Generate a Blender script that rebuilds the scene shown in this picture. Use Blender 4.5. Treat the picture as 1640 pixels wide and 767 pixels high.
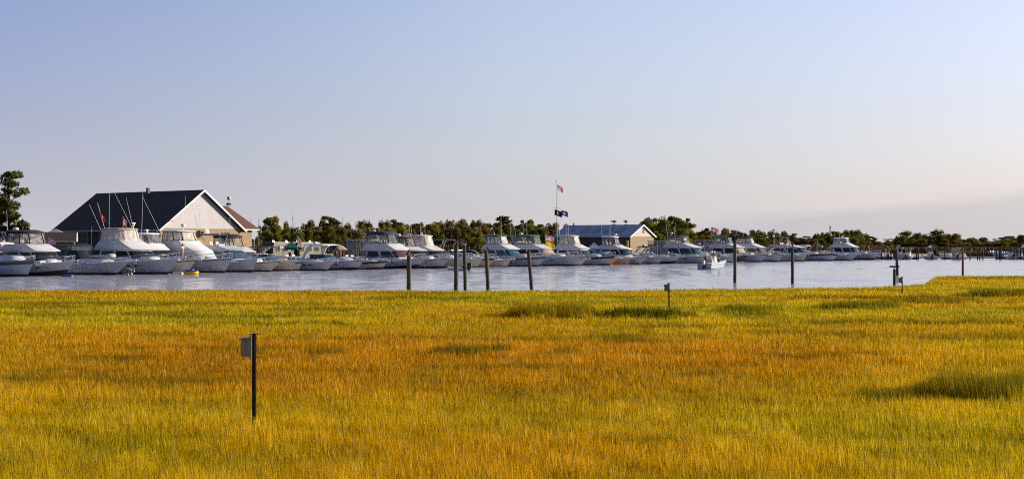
import bpy, bmesh, math, random
import numpy as np
from mathutils import Vector, Matrix, noise as mnoise

for o in list(bpy.data.objects): bpy.data.objects.remove(o, do_unlink=True)
scene = bpy.context.scene
COL = scene.collection
R = math.radians
random.seed(7)

# ------------------------------------------------------------------ camera, sky, sun, exposure
CAM_H = 3.0
F = 2253.0            # focal length in photo pixels (photo 1640 wide)
HORIZON = 396.0
cam_d = bpy.data.cameras.new('camera')
cam = bpy.data.objects.new('camera', cam_d); COL.objects.link(cam)
cam_d.sensor_width = 36.0
cam_d.lens = 36.0 * F / 1640.0
cam_d.clip_start = 0.5; cam_d.clip_end = 6000
cam.location = (0, 0, CAM_H)
cam.rotation_euler = (R(90) + math.atan((HORIZON - 383.5) / F), 0, 0)
scene.camera = cam

SUN_AZ = R(74)      # measured from +Y towards +X
SUN_EL = R(14)
sun_dir = Vector((math.sin(SUN_AZ) * math.cos(SUN_EL), math.cos(SUN_AZ) * math.cos(SUN_EL), math.sin(SUN_EL)))
world = bpy.data.worlds.new('World'); scene.world = world; world.use_nodes = True
nt = world.node_tree; nt.nodes.clear()
out = nt.nodes.new('ShaderNodeOutputWorld'); bg = nt.nodes.new('ShaderNodeBackground')
sky = nt.nodes.new('ShaderNodeTexSky'); sky.sky_type = 'NISHITA'; sky.sun_disc = False
sky.sun_elevation = SUN_EL; sky.sun_rotation = SUN_AZ
sky.altitude = 0; sky.air_density = 1.0; sky.dust_density = 1.2; sky.ozone_density = 2.5
hs = nt.nodes.new('ShaderNodeHueSaturation'); hs.inputs['Saturation'].default_value = 0.66
mul = nt.nodes.new('ShaderNodeMix'); mul.data_type = 'RGBA'; mul.blend_type = 'MULTIPLY'
mul.inputs[0].default_value = 1.0; mul.inputs[7].default_value = (1.0, 0.93, 1.13, 1)
bg.inputs['Strength'].default_value = 0.12
nt.links.new(sky.outputs[0], hs.inputs['Color']); nt.links.new(hs.outputs[0], mul.inputs[6])
mul.inputs[7].default_value = (0.94, 0.93, 1.16, 1)
# a low bank of thin cloud far away in the sky, on the right
tc = nt.nodes.new('ShaderNodeTexCoord'); sep = nt.nodes.new('ShaderNodeSeparateXYZ')
nt.links.new(tc.outputs['Generated'], sep.inputs[0])
# clearer, deeper sky away from the sun; pale haze low over the horizon
def ramp(stops, inp):
    cr = nt.nodes.new('ShaderNodeValToRGB'); e = cr.color_ramp.elements
    while len(e) > 1: e.remove(e[0])
    e[0].position = stops[0][0]; e[0].color = (*stops[0][1], 1)
    for p_, c_ in stops[1:]:
        x = e.new(p_); x.color = (*c_, 1)
    nt.links.new(inp, cr.inputs[0]); return cr.outputs[0]
mrx = nt.nodes.new('ShaderNodeMapRange'); mrx.inputs[1].default_value = -1; mrx.inputs[2].default_value = 1
nt.links.new(sep.outputs['X'], mrx.inputs[0])
azf = ramp([(0, (.34, .44, .62)), (.33, (.53, .61, .77)), (.5, (.94, .97, .93)), (.67, (1.05, 1.02, .96)), (1, (1, 1, 1))], mrx.outputs[0])
hzc = ramp([(0, (.30, .30, .36)), (.33, (.38, .365, .405)), (.5, (.395, .380, .405)), (.67, (.480, .430, .415)), (1, (.50, .45, .42))], mrx.outputs[0])
az = nt.nodes.new('ShaderNodeMix'); az.data_type = 'RGBA'; az.blend_type = 'MULTIPLY'; az.inputs[0].default_value = 1
nt.links.new(mul.outputs[2], az.inputs[6]); nt.links.new(azf, az.inputs[7])
hzf = nt.nodes.new('ShaderNodeMath'); hzf.operation = 'POWER'; hzf.inputs[0].default_value = math.e
hzs = nt.nodes.new('ShaderNodeMath'); hzs.operation = 'MULTIPLY'; hzs.inputs[1].default_value = -10.0
hzm = nt.nodes.new('ShaderNodeMath'); hzm.operation = 'MAXIMUM'; hzm.inputs[1].default_value = 0.0
nt.links.new(sep.outputs['Z'], hzm.inputs[0]); nt.links.new(hzm.outputs[0], hzs.inputs[0]); nt.links.new(hzs.outputs[0], hzf.inputs[1])
HZ = nt.nodes.new('ShaderNodeMix'); HZ.data_type = 'RGBA'
hsc = nt.nodes.new('ShaderNodeMix'); hsc.data_type = 'RGBA'; hsc.blend_type = 'MULTIPLY'; hsc.inputs[0].default_value = 1; hsc.clamp_result = False
nt.links.new(hzc, hsc.inputs[6]); hsc.inputs[7].default_value = (8.2, 8.2, 8.2, 1)
mry = nt.nodes.new('ShaderNodeMapRange'); mry.inputs[1].default_value = -.9; mry.inputs[2].default_value = .75; mry.inputs[3].default_value = .16; mry.inputs[4].default_value = 1.0
nt.links.new(sep.outputs['Y'], mry.inputs[0])
hy = nt.nodes.new('ShaderNodeVectorMath'); hy.operation = 'SCALE'; nt.links.new(HZ.outputs[2], hy.inputs[0]); nt.links.new(mry.outputs[0], hy.inputs['Scale'])
nt.links.new(hzf.outputs[0], HZ.inputs[0]); nt.links.new(az.outputs[2], HZ.inputs[6]); nt.links.new(hsc.outputs[2], HZ.inputs[7])
mp = nt.nodes.new('ShaderNodeMapping'); mp.inputs['Scale'].default_value = (9, 9, 60)
nt.links.new(tc.outputs['Generated'], mp.inputs[0])
nz = nt.nodes.new('ShaderNodeTexNoise'); nz.inputs['Scale'].default_value = 1.6; nz.inputs['Detail'].default_value = 6
nt.links.new(mp.outputs[0], nz.inputs['Vector'])
def wmath(op, a, b=None, clamp=False):
    n = nt.nodes.new('ShaderNodeMath'); n.operation = op; n.use_clamp = clamp
    for i, v in enumerate((a, b)):
        if v is None: continue
        if isinstance(v, (int, float)): n.inputs[i].default_value = v
        else: nt.links.new(v, n.inputs[i])
    return n.outputs[0]
topz = wmath('ADD', wmath('MULTIPLY', wmath('SUBTRACT', sep.outputs['X'], 0.12), 0.085), 0.020)
topz = wmath('ADD', topz, wmath('MULTIPLY', wmath('SUBTRACT', nz.outputs[0], 0.5), 0.022))
bank = wmath('MULTIPLY', wmath('SUBTRACT', topz, sep.outputs['Z']), 110.0, True)
bank = wmath('MULTIPLY', bank, wmath('MULTIPLY', wmath('SUBTRACT', sep.outputs['X'], 0.02), 6.0, True))
bank = wmath('MULTIPLY', bank, 0.85)
cm = nt.nodes.new('ShaderNodeMix'); cm.data_type = 'RGBA'; cm.blend_type = 'MULTIPLY'
nt.links.new(bank, cm.inputs[0]); zmr = nt.nodes.new('ShaderNodeMapRange'); zmr.inputs[1].default_value = .2; zmr.inputs[2].default_value = .7; zmr.inputs[3].default_value = 1.0; zmr.inputs[4].default_value = 1.5  # upper sky out of view raised, added light for upward faces
nt.links.new(sep.outputs['Z'], zmr.inputs[0]); hz2 = nt.nodes.new('ShaderNodeVectorMath'); hz2.operation = 'SCALE'
nt.links.new(hy.outputs[0], hz2.inputs[0]); nt.links.new(zmr.outputs[0], hz2.inputs['Scale']); nt.links.new(hz2.outputs[0], cm.inputs[6])
cm.inputs[7].default_value = (0.80, 0.84, 0.90, 1)
nt.links.new(cm.outputs[2], bg.inputs[0]); nt.links.new(bg.outputs[0], out.inputs[0])

sl = bpy.data.lights.new('sun', 'SUN'); sun = bpy.data.objects.new('sun', sl); COL.objects.link(sun)
sl.energy = 4.2; sl.angle = R(0.6); sl.color = (1.0, 0.82, 0.58)
sun.rotation_euler = sun_dir.to_track_quat('Z', 'Y').to_euler()
scene.view_settings.view_transform = 'Standard'; scene.view_settings.look = 'None'
scene.view_settings.exposure = 0.75; scene.view_settings.gamma = 1.0
scene.view_settings.use_curve_mapping = False
scene.cycles.max_bounces = 6; scene.cycles.transparent_max_bounces = 16
scene.cycles.diffuse_bounces = 2; scene.cycles.glossy_bounces = 3; scene.cycles.transmission_bounces = 3
scene.cycles.use_denoising = False; scene.cycles.use_adaptive_sampling = False
scene.cycles.use_light_tree = False; world.cycles.sampling_method = 'MANUAL'; world.cycles.sample_map_resolution = 1024
scene.cycles.caustics_reflective = False; scene.cycles.caustics_refractive = False; scene.cycles.sample_clamp_indirect = 0.6; scene.cycles.blur_glossy = 1.0
scene.cycles.pixel_filter_type = 'BLACKMAN_HARRIS'; scene.cycles.filter_width = 1.05

# ------------------------------------------------------------------ helpers
def at(u, D, z=0.0):
    """world point seen in photo column u at depth D"""
    return Vector(((u - 820.0) / F * D, D, z))
def zpix(y, D):
    return CAM_H + (HORIZON - y) * D / F
def tag(o, label=None, cat=None, group=None, kind=None):
    if label: o['label'] = label
    if cat: o['category'] = cat
    if group: o['group'] = group
    if kind: o['kind'] = kind
    return o
def empty(name, loc=(0, 0, 0), rz=0.0, label=None, cat=None, group=None, parent=None):
    o = bpy.data.objects.new(name, None); COL.objects.link(o)
    o.location = loc; o.rotation_euler = (0, 0, rz); o.empty_display_size = 0.2
    if parent: o.parent = parent
    return tag(o, label, cat, group)

class MB:
    def __init__(s): s.v = []; s.f = []; s.m = []
    def add(s, vs, fs, m=0):
        b = len(s.v); s.v += [tuple(p) for p in vs]
        for f in fs: s.f.append(tuple(b + i for i in f)); s.m.append(m)
    def box(s, c, d, m=0, rz=0.0, ry=0.0, top=1.0):
        M = Matrix.Rotation(rz, 3, 'Z') @ Matrix.Rotation(ry, 3, 'Y')
        vs = []
        for z in (-.5, .5):
            k = top if z > 0 else 1.0
            for x, y in ((-.5, -.5), (.5, -.5), (.5, .5), (-.5, .5)):
                vs.append(M @ Vector((x * d[0] * k, y * d[1] * k, z * d[2])) + Vector(c))
        s.add(vs, [(3, 2, 1, 0), (4, 5, 6, 7), (0, 1, 5, 4), (1, 2, 6, 5), (2, 3, 7, 6), (3, 0, 4, 7)], m)
    def tube(s, pts, r, n=6, m=0, caps=True):
        pts = [Vector(p) for p in pts]
        rs = r if isinstance(r, (list, tuple)) else [r] * len(pts)
        rings = []
        for i, p in enumerate(pts):
            d = (pts[min(i + 1, len(pts) - 1)] - pts[max(i - 1, 0)])
            if d.length < 1e-6: d = Vector((0, 0, 1))
            d.normalize()
            a = d.cross(Vector((0, 0, 1)) if abs(d.z) < .9 else Vector((1, 0, 0))).normalized(); b = d.cross(a)
            rings.append([p + (a * math.cos(2 * math.pi * k / n) + b * math.sin(2 * math.pi * k / n)) * rs[i] for k in range(n)])
        s.loft(rings, m, caps)
    def loft(s, rings, m=0, caps=True, closed=True, capm=None):
        n = len(rings[0]); vs = [p for r_ in rings for p in r_]; fs = []
        for i in range(len(rings) - 1):
            for k in range(n if closed else n - 1):
                k2 = (k + 1) % n
                fs.append((i * n + k, i * n + k2, (i + 1) * n + k2, (i + 1) * n + k))
        s.add(vs, fs, m)
        if caps:
            cmn = m if capm is None else capm
            s.add(rings[0], [tuple(range(n))[::-1]], cmn); s.add(rings[-1], [tuple(range(n))], cmn)
    def lathe(s, c, prof, n=12, m=0):
        s.loft([[Vector(c) + Vector((r_ * math.cos(2 * math.pi * k / n), r_ * math.sin(2 * math.pi * k / n), z)) for k in range(n)] for r_, z in prof], m)
    def build(s, name, mats, parent=None, smooth=None, loc=None):
        me = bpy.data.meshes.new(name); me.from_pydata(s.v, [], s.f)
        mats = mats if isinstance(mats, (list, tuple)) else [mats]
        for mt in mats: me.materials.append(mt)
        me.polygons.foreach_set('material_index', s.m)
        bm = bmesh.new(); bm.from_mesh(me)
        bmesh.ops.remove_doubles(bm, verts=bm.verts, dist=1e-4)
        bmesh.ops.recalc_face_normals(bm, faces=bm.faces)
        bm.to_mesh(me); bm.free()
        if smooth:
            me.polygons.foreach_set('use_smooth', [True] * len(me.polygons)); me.set_sharp_from_angle(angle=R(smooth))
        me.update()
        o = bpy.data.objects.new(name, me); COL.objects.link(o)
        if parent: o.parent = parent
        if loc: o.location = loc
        return o

# ------------------------------------------------------------------ materials
MATS = {}
def mat(name, col, rough=0.6, metal=0.0, var=0.0, vscale=3.0, stretch=(1, 1, 1), spec=0.5, bump=0.0, col2=None, translucent=0.0):
    if name in MATS: return MATS[name]
    m = bpy.data.materials.new(name); m.use_nodes = True; t = m.node_tree; b = t.nodes['Principled BSDF']
    b.inputs['Base Color'].default_value = (*col, 1); b.inputs['Roughness'].default_value = rough
    b.inputs['Metallic'].default_value = metal; b.inputs['Specular IOR Level'].default_value = spec
    tcn = t.nodes.new('ShaderNodeTexCoord'); mpn = t.nodes.new('ShaderNodeMapping'); mpn.inputs['Scale'].default_value = stretch
    n = t.nodes.new('ShaderNodeTexNoise'); n.inputs['Scale'].default_value = vscale; n.inputs['Detail'].default_value = 5
    t.links.new(tcn.outputs['Object'], mpn.inputs[0]); t.links.new(mpn.outputs[0], n.inputs['Vector'])
    if var > 0 or col2:
        c2 = col2 or tuple(c * (1 - var) for c in col)
        mx = t.nodes.new('ShaderNodeMix'); mx.data_type = 'RGBA'
        rp = t.nodes.new('ShaderNodeMapRange'); rp.inputs[1].default_value = .38; rp.inputs[2].default_value = .62
        t.links.new(n.outputs[0], rp.inputs[0]); t.links.new(rp.outputs[0], mx.inputs[0])
        mx.inputs[6].default_value = (*col, 1); mx.inputs[7].default_value = (*c2, 1)
        t.links.new(mx.outputs[2], b.inputs['Base Color'])
    if bump > 0:
        bp = t.nodes.new('ShaderNodeBump'); bp.inputs['Strength'].default_value = bump; bp.inputs['Distance'].default_value = 0.05
        t.links.new(n.outputs[0], bp.inputs['Height']); t.links.new(bp.outputs[0], b.inputs['Normal'])
    if translucent > 0:
        tr = t.nodes.new('ShaderNodeBsdfTranslucent'); tr.inputs[0].default_value = (*col, 1)
        ms = t.nodes.new('ShaderNodeMixShader'); ms.inputs[0].default_value = translucent
        t.links.new(b.outputs[0], ms.inputs[1]); t.links.new(tr.outputs[0], ms.inputs[2])
        t.links.new(ms.outputs[0], t.nodes['Material Output'].inputs[0])
    MATS[name] = m
    return m
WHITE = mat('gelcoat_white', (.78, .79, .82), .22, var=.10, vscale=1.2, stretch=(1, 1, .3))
HULL_SHADE = mat('gelcoat_hull_shade_tint', (.41, .44, .53), .32, var=.14, vscale=1.2, stretch=(1, 1, .3))  # white gelcoat darkened and blued: hull shade is put into the colour
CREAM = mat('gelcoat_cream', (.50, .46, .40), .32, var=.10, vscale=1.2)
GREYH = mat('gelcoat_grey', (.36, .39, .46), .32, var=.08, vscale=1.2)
DECKM = mat('deck_nonskid', (.74, .74, .73), .5, var=.10, vscale=6)
BLACKP = mat('bottom_paint_black', (.012, .013, .018), .5, var=.3, vscale=4)
NAVYP = mat('stripe_navy', (.03, .045, .085), .25, var=.1)
CHARP = mat('stripe_charcoal', (.06, .075, .10), .3, var=.1)
REDP = mat('bottom_paint_red', (.16, .03, .025), .5, var=.2)
ORANGE = mat('gelcoat_orange', (.78, .30, .035), .3, var=.12)
TAUPE = mat('gelcoat_taupe', (.36, .31, .29), .3, var=.12)
CHROME = mat('stainless_steel', (.72, .72, .74), .18, metal=1.0)
ALU = mat('brushed_aluminium', (.55, .56, .58), .4, metal=.7)
CBLACK = mat('canvas_black', (.018, .018, .022), .85, var=.3, vscale=8)
CNAVY = mat('canvas_navy', (.018, .035, .085), .85, var=.3, vscale=8)
CGREEN = mat('canvas_green', (.01, .13, .10), .85, var=.3, vscale=8)
CTEAL = mat('canvas_teal', (.02, .24, .38), .8, var=.3, vscale=8)
CWHITE = mat('canvas_white', (.75, .74, .72), .8, var=.15, vscale=8, translucent=.25)
CTAN = mat('canvas_tan', (.50, .42, .32), .85, var=.15, vscale=8, translucent=.2)
CBLUE = mat('canvas_blue', (.22, .34, .52), .85, var=.15, vscale=8)
CRED = mat('canvas_red', (.45, .03, .03), .8, var=.2)
CMAROON = mat('cover_maroon', (.07, .025, .02), .7, var=.2)
CYELLOW = mat('cloth_yellow', (.85, .62, .03), .8, var=.1, translucent=.3)
CPURPLE = mat('cloth_purple', (.13, .05, .28), .8, var=.1)
RUBBER = mat('rubber_grey', (.42, .43, .45), .5, var=.1)
RUBBERY = mat('rubber_yellow', (.75, .50, .02), .5, var=.1)
RUBBERB = mat('rubber_blue', (.05, .10, .40), .5, var=.1)
OUTB = mat('outboard_black', (.02, .02, .025), .25, var=.1)
TEAK = mat('teak_wood', (.30, .16, .07), .6, var=.35, vscale=4, stretch=(1, 8, 8))
SKIN = mat('skin', (.42, .25, .17), .6, var=.1)
def glass_mat(name, col, rough=.12):
    return mat(name, col, rough, spec=.3, var=.25, vscale=2.0)
GDARK = glass_mat('dark_glass', (.02, .025, .03))
GTEAL = glass_mat('teal_glass', (.012, .075, .10))
GBLUE = glass_mat('blue_glass', (.03, .10, .17))
def vinyl(name, tint, alpha, white):
    m = bpy.data.materials.new(name); m.use_nodes = True; t = m.node_tree; b = t.nodes['Principled BSDF']
    b.inputs['Base Color'].default_value = (*tint, 1); b.inputs['Roughness'].default_value = .12
    n = t.nodes.new('ShaderNodeTexNoise'); n.inputs['Scale'].default_value = 2.2; n.inputs['Detail'].default_value = 3
    tcn = t.nodes.new('ShaderNodeTexCoord'); mpn = t.nodes.new('ShaderNodeMapping'); mpn.inputs['Scale'].default_value = (1.4, 1.4, .35)
    t.links.new(tcn.outputs['Object'], mpn.inputs[0]); t.links.new(mpn.outputs[0], n.inputs['Vector'])
    bp = t.nodes.new('ShaderNodeBump'); bp.inputs['Strength'].default_value = .9; bp.inputs['Distance'].default_value = .12
    t.links.new(n.outputs[0], bp.inputs['Height']); t.links.new(bp.outputs[0], b.inputs['Normal'])
    tr = t.nodes.new('ShaderNodeBsdfTransparent'); ms = t.nodes.new('ShaderNodeMixShader')
    rp = t.nodes.new('ShaderNodeMapRange'); rp.inputs[1].default_value = .35; rp.inputs[2].default_value = .65
    rp.inputs[3].default_value = max(0, alpha - white); rp.inputs[4].default_value = min(1, alpha + white)
    t.links.new(n.outputs[0], rp.inputs[0]); t.links.new(rp.outputs[0], ms.inputs[0])
    t.links.new(tr.outputs[0], ms.inputs[1]); t.links.new(b.outputs[0], ms.inputs[2])
    t.links.new(ms.outputs[0], t.nodes['Material Output'].inputs[0])
    return m
VCLEAR = vinyl('clear_vinyl', (.34, .35, .38), .34, .16)
VWHITE = vinyl('cloudy_vinyl', (.70, .68, .66), .66, .22)
VGLASS = vinyl('tinted_glass', (.05, .10, .11), .72, .10)

def flag_mat(name, kind):
    m = bpy.data.materials.new(name); m.use_nodes = True; t = m.node_tree; b = t.nodes['Principled BSDF']; b.inputs['Roughness'].default_value = .8
    uv = t.nodes.new('ShaderNodeUVMap'); s_ = t.nodes.new('ShaderNodeSeparateXYZ'); t.links.new(uv.outputs[0], s_.inputs[0])
    def mt(op, a, b2=None, c=False):
        n = t.nodes.new('ShaderNodeMath'); n.operation = op; n.use_clamp = c
        for i, v in enumerate((a, b2)):
            if v is None: continue
            if isinstance(v, (int, float)): n.inputs[i].default_value = v
            else: t.links.new(v, n.inputs[i])
        return n.outputs[0]
    def mx(f, a, c):
        n = t.nodes.new('ShaderNodeMix'); n.data_type = 'RGBA'; t.links.new(f, n.inputs[0])
        for k, v in ((6, a), (7, c)):
            if isinstance(v, tuple): n.inputs[k].default_value = (*v, 1)
            else: t.links.new(v, n.inputs[k])
        return n.outputs[2]
    U, V = s_.outputs[0], s_.outputs[1]
    def disc(cx, cy, r, ax=1.5):
        dx = mt('MULTIPLY', mt('SUBTRACT', U, cx), ax); dy = mt('SUBTRACT', V, cy)
        return mt('LESS_THAN', mt('ADD', mt('MULTIPLY', dx, dx), mt('MULTIPLY', dy, dy)), r * r)
    if kind == 'us':
        st = mt('LESS_THAN', mt('FRACT', mt('MULTIPLY', V, 6.5)), .5)
        base = mx(st, (.8, .78, .78), (.60, .02, .03))
        cant = mt('MULTIPLY', mt('LESS_THAN', U, .4), mt('GREATER_THAN', V, 6 / 13.))
        fx = mt('SUBTRACT', mt('FRACT', mt('MULTIPLY', U, 15.)), .5); fy = mt('SUBTRACT', mt('FRACT', mt('MULTIPLY', V, 9.5)), .5)
        star = mt('LESS_THAN', mt('ADD', mt('MULTIPLY', fx, fx), mt('MULTIPLY', fy, fy)), .07)
        c = mx(cant, base, mx(star, (.03, .04, .20), (.75, .75, .78)))
    elif kind == 'black':
        c = mx(disc(.5, .52, .27), (.012, .012, .015), (.72, .72, .74))
        c = mx(disc(.5, .56, .13), c, (.012, .012, .015)); c = mx(disc(.54, .40, .12), c, (.012, .012, .015))
    elif kind == 'purple':
        c = mx(disc(.5, .5, .24), (.13, .05, .28), (.75, .73, .8)); c = mx(disc(.44, .66, .16), c, (.13, .05, .28))
    else:
        c = mx(mt('LESS_THAN', U, 2.0), (.5, .03, .04), (.5, .03, .04))
        c = mx(disc(.5, .5, .2), c, (.7, .7, .7))
    t.links.new(c, b.inputs['Base Color'])
    tr = t.nodes.new('ShaderNodeBsdfTranslucent'); t.links.new(c, tr.inputs[0]); ms = t.nodes.new('ShaderNodeMixShader'); ms.inputs[0].default_value = .35
    t.links.new(b.outputs[0], ms.inputs[1]); t.links.new(tr.outputs[0], ms.inputs[2]); t.links.new(ms.outputs[0], t.nodes['Material Output'].inputs[0])
    return m
FUS = flag_mat('flag_stripes', 'us'); FBLACK = flag_mat('flag_black', 'black'); FPURPLE = flag_mat('flag_purple', 'purple'); FRED = flag_mat('flag_red', 'red')
def cloth_flag(name, w, h, m, parent, loc, yaw=0.0, droop=0.35):
    nx, ny = 12, 8; vs = []; fs = []; uvs = []
    for j in range(ny + 1):
        for i in range(nx + 1):
            a, b_ = i / nx, j / ny
            x = w * a * (1 - .12 * droop); z = h * (b_ - 1) - droop * w * a ** 1.3
            y = .10 * w * math.sin(a * 7 + b_ * 1.5) * a
            vs.append((x, y, z)); uvs.append((a, b_))
    for j in range(ny):
        for i in range(nx):
            k = j * (nx + 1) + i; fs.append((k, k + 1, k + nx + 2, k + nx + 1))
    me = bpy.data.meshes.new(name); me.from_pydata(vs, [], fs); me.materials.append(m)
    ul = me.uv_layers.new(name='UVMap')
    for lp in me.loops: ul.data[lp.index].uv = uvs[lp.vertex_index]
    me.polygons.foreach_set('use_smooth', [True] * len(me.polygons))
    o = bpy.data.objects.new(name, me); COL.objects.link(o); o.parent = parent; o.location = loc; o.rotation_euler = (0, 0, yaw)
    return o

# ------------------------------------------------------------------ water, marsh, far shore
def node_mat(name):
    m = bpy.data.materials.new(name); m.use_nodes = True; m.node_tree.nodes.clear()
    return m, m.node_tree
wm, t = node_mat('channel_water')
o_ = t.nodes.new('ShaderNodeOutputMaterial'); pb = t.nodes.new('ShaderNodeBsdfPrincipled')
pb.inputs['Base Color'].default_value = (.55, .575, .65, 1); pb.inputs['Roughness'].default_value = .10
pb.inputs['IOR'].default_value = 3.6
ge = t.nodes.new('ShaderNodeNewGeometry')
def wnoise(scale, stretch, detail=3):
    mp_ = t.nodes.new('ShaderNodeMapping'); mp_.inputs['Scale'].default_value = stretch
    n_ = t.nodes.new('ShaderNodeTexNoise'); n_.inputs['Scale'].default_value = scale; n_.inputs['Detail'].default_value = detail
    t.links.new(ge.outputs['Position'], mp_.inputs[0]); t.links.new(mp_.outputs[0], n_.inputs['Vector'])
    return n_
def vm(op, a, b):
    n_ = t.nodes.new('ShaderNodeVectorMath'); n_.operation = op
    for i, v in enumerate((a, b)):
        if v is None: continue
        if isinstance(v, tuple): n_.inputs[i].default_value = v
        else: t.links.new(v, n_.inputs[i])
    return n_.outputs[0]
n1 = wnoise(1.6, (.6, 1.0, 1), 4); n2 = wnoise(.22, (.35, 1, 1), 2); n3 = wnoise(.035, (.25, 1, 1), 2)
v1 = vm('MULTIPLY', vm('SUBTRACT', n1.outputs['Color'], (.5, .5, .5)), (.07, .11, 0))
v2 = vm('MULTIPLY', vm('SUBTRACT', n2.outputs['Color'], (.5, .5, .5)), (.02, .03, 0))
mr = t.nodes.new('ShaderNodeMapRange'); mr.inputs[1].default_value = .40; mr.inputs[2].default_value = .58
mr.inputs[3].default_value = .45; mr.inputs[4].default_value = 1.25
t.links.new(n3.outputs[0], mr.inputs[0])
cx = t.nodes.new('ShaderNodeCombineXYZ')
for i in range(3): t.links.new(mr.outputs[0], cx.inputs[i])
v3 = vm('MULTIPLY', vm('ADD', v1, v2), cx.outputs[0])
nn = vm('NORMALIZE', vm('ADD', v3, (0, 0, 1)), None)
t.links.new(nn, pb.inputs['Normal']); t.links.new(pb.outputs[0], o_.inputs[0])

def sheet(name, poly, z, m, kind='structure', skirt=0.0):
    mb = MB(); mb.add([(x, y, z) for x, y in poly], [tuple(range(len(poly)))])
    if skirt:
        n = len(poly); vs = [(x, y, z) for x, y in poly] + [(x, y, -skirt) for x, y in poly]
        mb.add(vs, [(k, (k + 1) % n, n + (k + 1) % n, n + k) for k in range(n)])
    o = mb.build(name, m); tag(o, kind=kind); return o
sheet('water', [(-2500, -60), (2500, -60), (2500, 4500), (-2500, 4500)], -0.10, wm)
def waves():
    # real ripples in the channel, so that crests hide troughs at this low angle
    nu, nd = 760, 980; D = 74 * (400 / 74) ** (np.linspace(0, 1, nd)); u = np.linspace(-190, 1830, nu)
    UU, DD = np.meshgrid(u, D); X = (UU - 820) / F * DD; Y = DD
    r_ = np.random.default_rng(3); Z = np.zeros_like(X)
    for k in range(46):
        lam = r_.uniform(.9, 5.5); th = r_.normal(math.radians(75), .5); kk = 2 * math.pi / lam; amp = .0105 * (lam / 2.) ** .9
        Z += amp * np.sin(kk * (X * math.cos(th) + Y * math.sin(th)) + r_.uniform(0, 6.28)) * (.5 + .9 * _vn(X, Y, 14., 30 + k % 6))
    calm = .55 + .75 * _vn(X * .35, Y, 9., 77)
    Z *= calm * .38
    V = np.stack([X, Y, Z], -1).reshape(-1, 3).astype(np.float32)
    idx = np.arange(nu * nd).reshape(nd, nu); q = np.stack([idx[:-1, :-1], idx[:-1, 1:], idx[1:, 1:], idx[1:, :-1]], -1).reshape(-1).astype(np.int32)
    me = bpy.data.meshes.new('water'); me.vertices.add(len(V)); me.vertices.foreach_set('co', V.ravel()); nf = len(q) // 4
    me.loops.add(nf * 4); me.loops.foreach_set('vertex_index', q); me.polygons.add(nf); me.polygons.foreach_set('loop_start', np.arange(nf, dtype=np.int32) * 4)
    me.update(calc_edges=True); me.polygons.foreach_set('use_smooth', np.ones(nf, bool)); me.materials.append(wm)
    o = bpy.data.objects.new('water', me); COL.objects.link(o); tag(o, kind='structure')
def _vn(x, y, s, seed):
    r_ = np.random.default_rng(seed); T = r_.random((256, 256))
    X = x / s + 1000.; Y = y / s + 1000.; ix = np.floor(X).astype(int); iy = np.floor(Y).astype(int); fx = X - ix; fy = Y - iy
    fx = fx * fx * (3 - 2 * fx); fy = fy * fy * (3 - 2 * fy); i0 = ix % 256; i1 = (ix + 1) % 256; j0 = iy % 256; j1 = (iy + 1) % 256
    return (T[i0, j0] * (1 - fx) + T[i1, j0] * fx) * (1 - fy) + (T[i0, j1] * (1 - fx) + T[i1, j1] * fx) * fy
waves()

MUD = mat('marsh_mud', (.075, .055, .025), .9, var=.4, vscale=2.0)
SOIL = mat('shore_soil', (.16, .13, .06), .95, var=.4, vscale=.15)
# near marsh outline (edge towards the channel) as depth per photo column
EDGE = [(-400, 83), (0, 83), (400, 83.5), (700, 82), (1000, 82.5), (1200, 86), (1380, 89), (1430, 92), (1480, 97), (1490, 108), (1500, 122), (1560, 124), (1640, 122), (2050, 124)]
def edge_depth(u):
    for (a, da), (b, db) in zip(EDGE, EDGE[1:]):
        if a <= u <= b: return da + (db - da) * (u - a) / (b - a)
    return EDGE[0][1] if u < EDGE[0][0] else EDGE[-1][1]
GZ = 0.31
def gz(x, y): return GZ + .07 * mnoise.noise(Vector((x * .09, y * .09, 1.3)))
nx, ny = 120, 90; vs = []; fs = []
for j in range(ny + 1):
    for i in range(nx + 1):
        u = -420 + 2480 * i / nx; De = edge_depth(u)
        q = j / ny; D = 3.0 + (De + .6 - 3.0) * q ** 1.2
        p = at(u, D); z = gz(p.x, p.y) if j < ny else -.3
        vs.append((p.x, p.y, z))
for j in range(ny):
    for i in range(nx):
        k = j * (nx + 1) + i; fs.append((k, k + 1, k + nx + 2, k + nx + 1))
mb = MB(); mb.add(vs, fs); mo = mb.build('ground', MUD, smooth=60); tag(mo, kind='structure')

# row of moored boats: a straight line across the channel
rdir = Vector((math.sin(R(35.4)), math.cos(R(35.4)), 0)); ndir = Vector((rdir.y, -rdir.x, 0))
ROWRZ = math.atan2(ndir.y, ndir.x)
def row_depth(u): return F * CAM_H / (442 - .0198 * (u - 100) - HORIZON)
P0 = at(46, row_depth(46))
def off(t_, b): return P0 + rdir * t_ + ndir * b
shore = [off(-200, -16), off(233, -16), off(262, -14), at(1440, 470), at(1500, 485), at(1700, 470), at(2600, 460), Vector((2400, 2600, 0)), Vector((-2200, 2600, 0)), off(-900, -400)]
sheet('shore_ground', [(p.x, p.y) for p in shore], 0.9, SOIL, skirt=.6)

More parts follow.
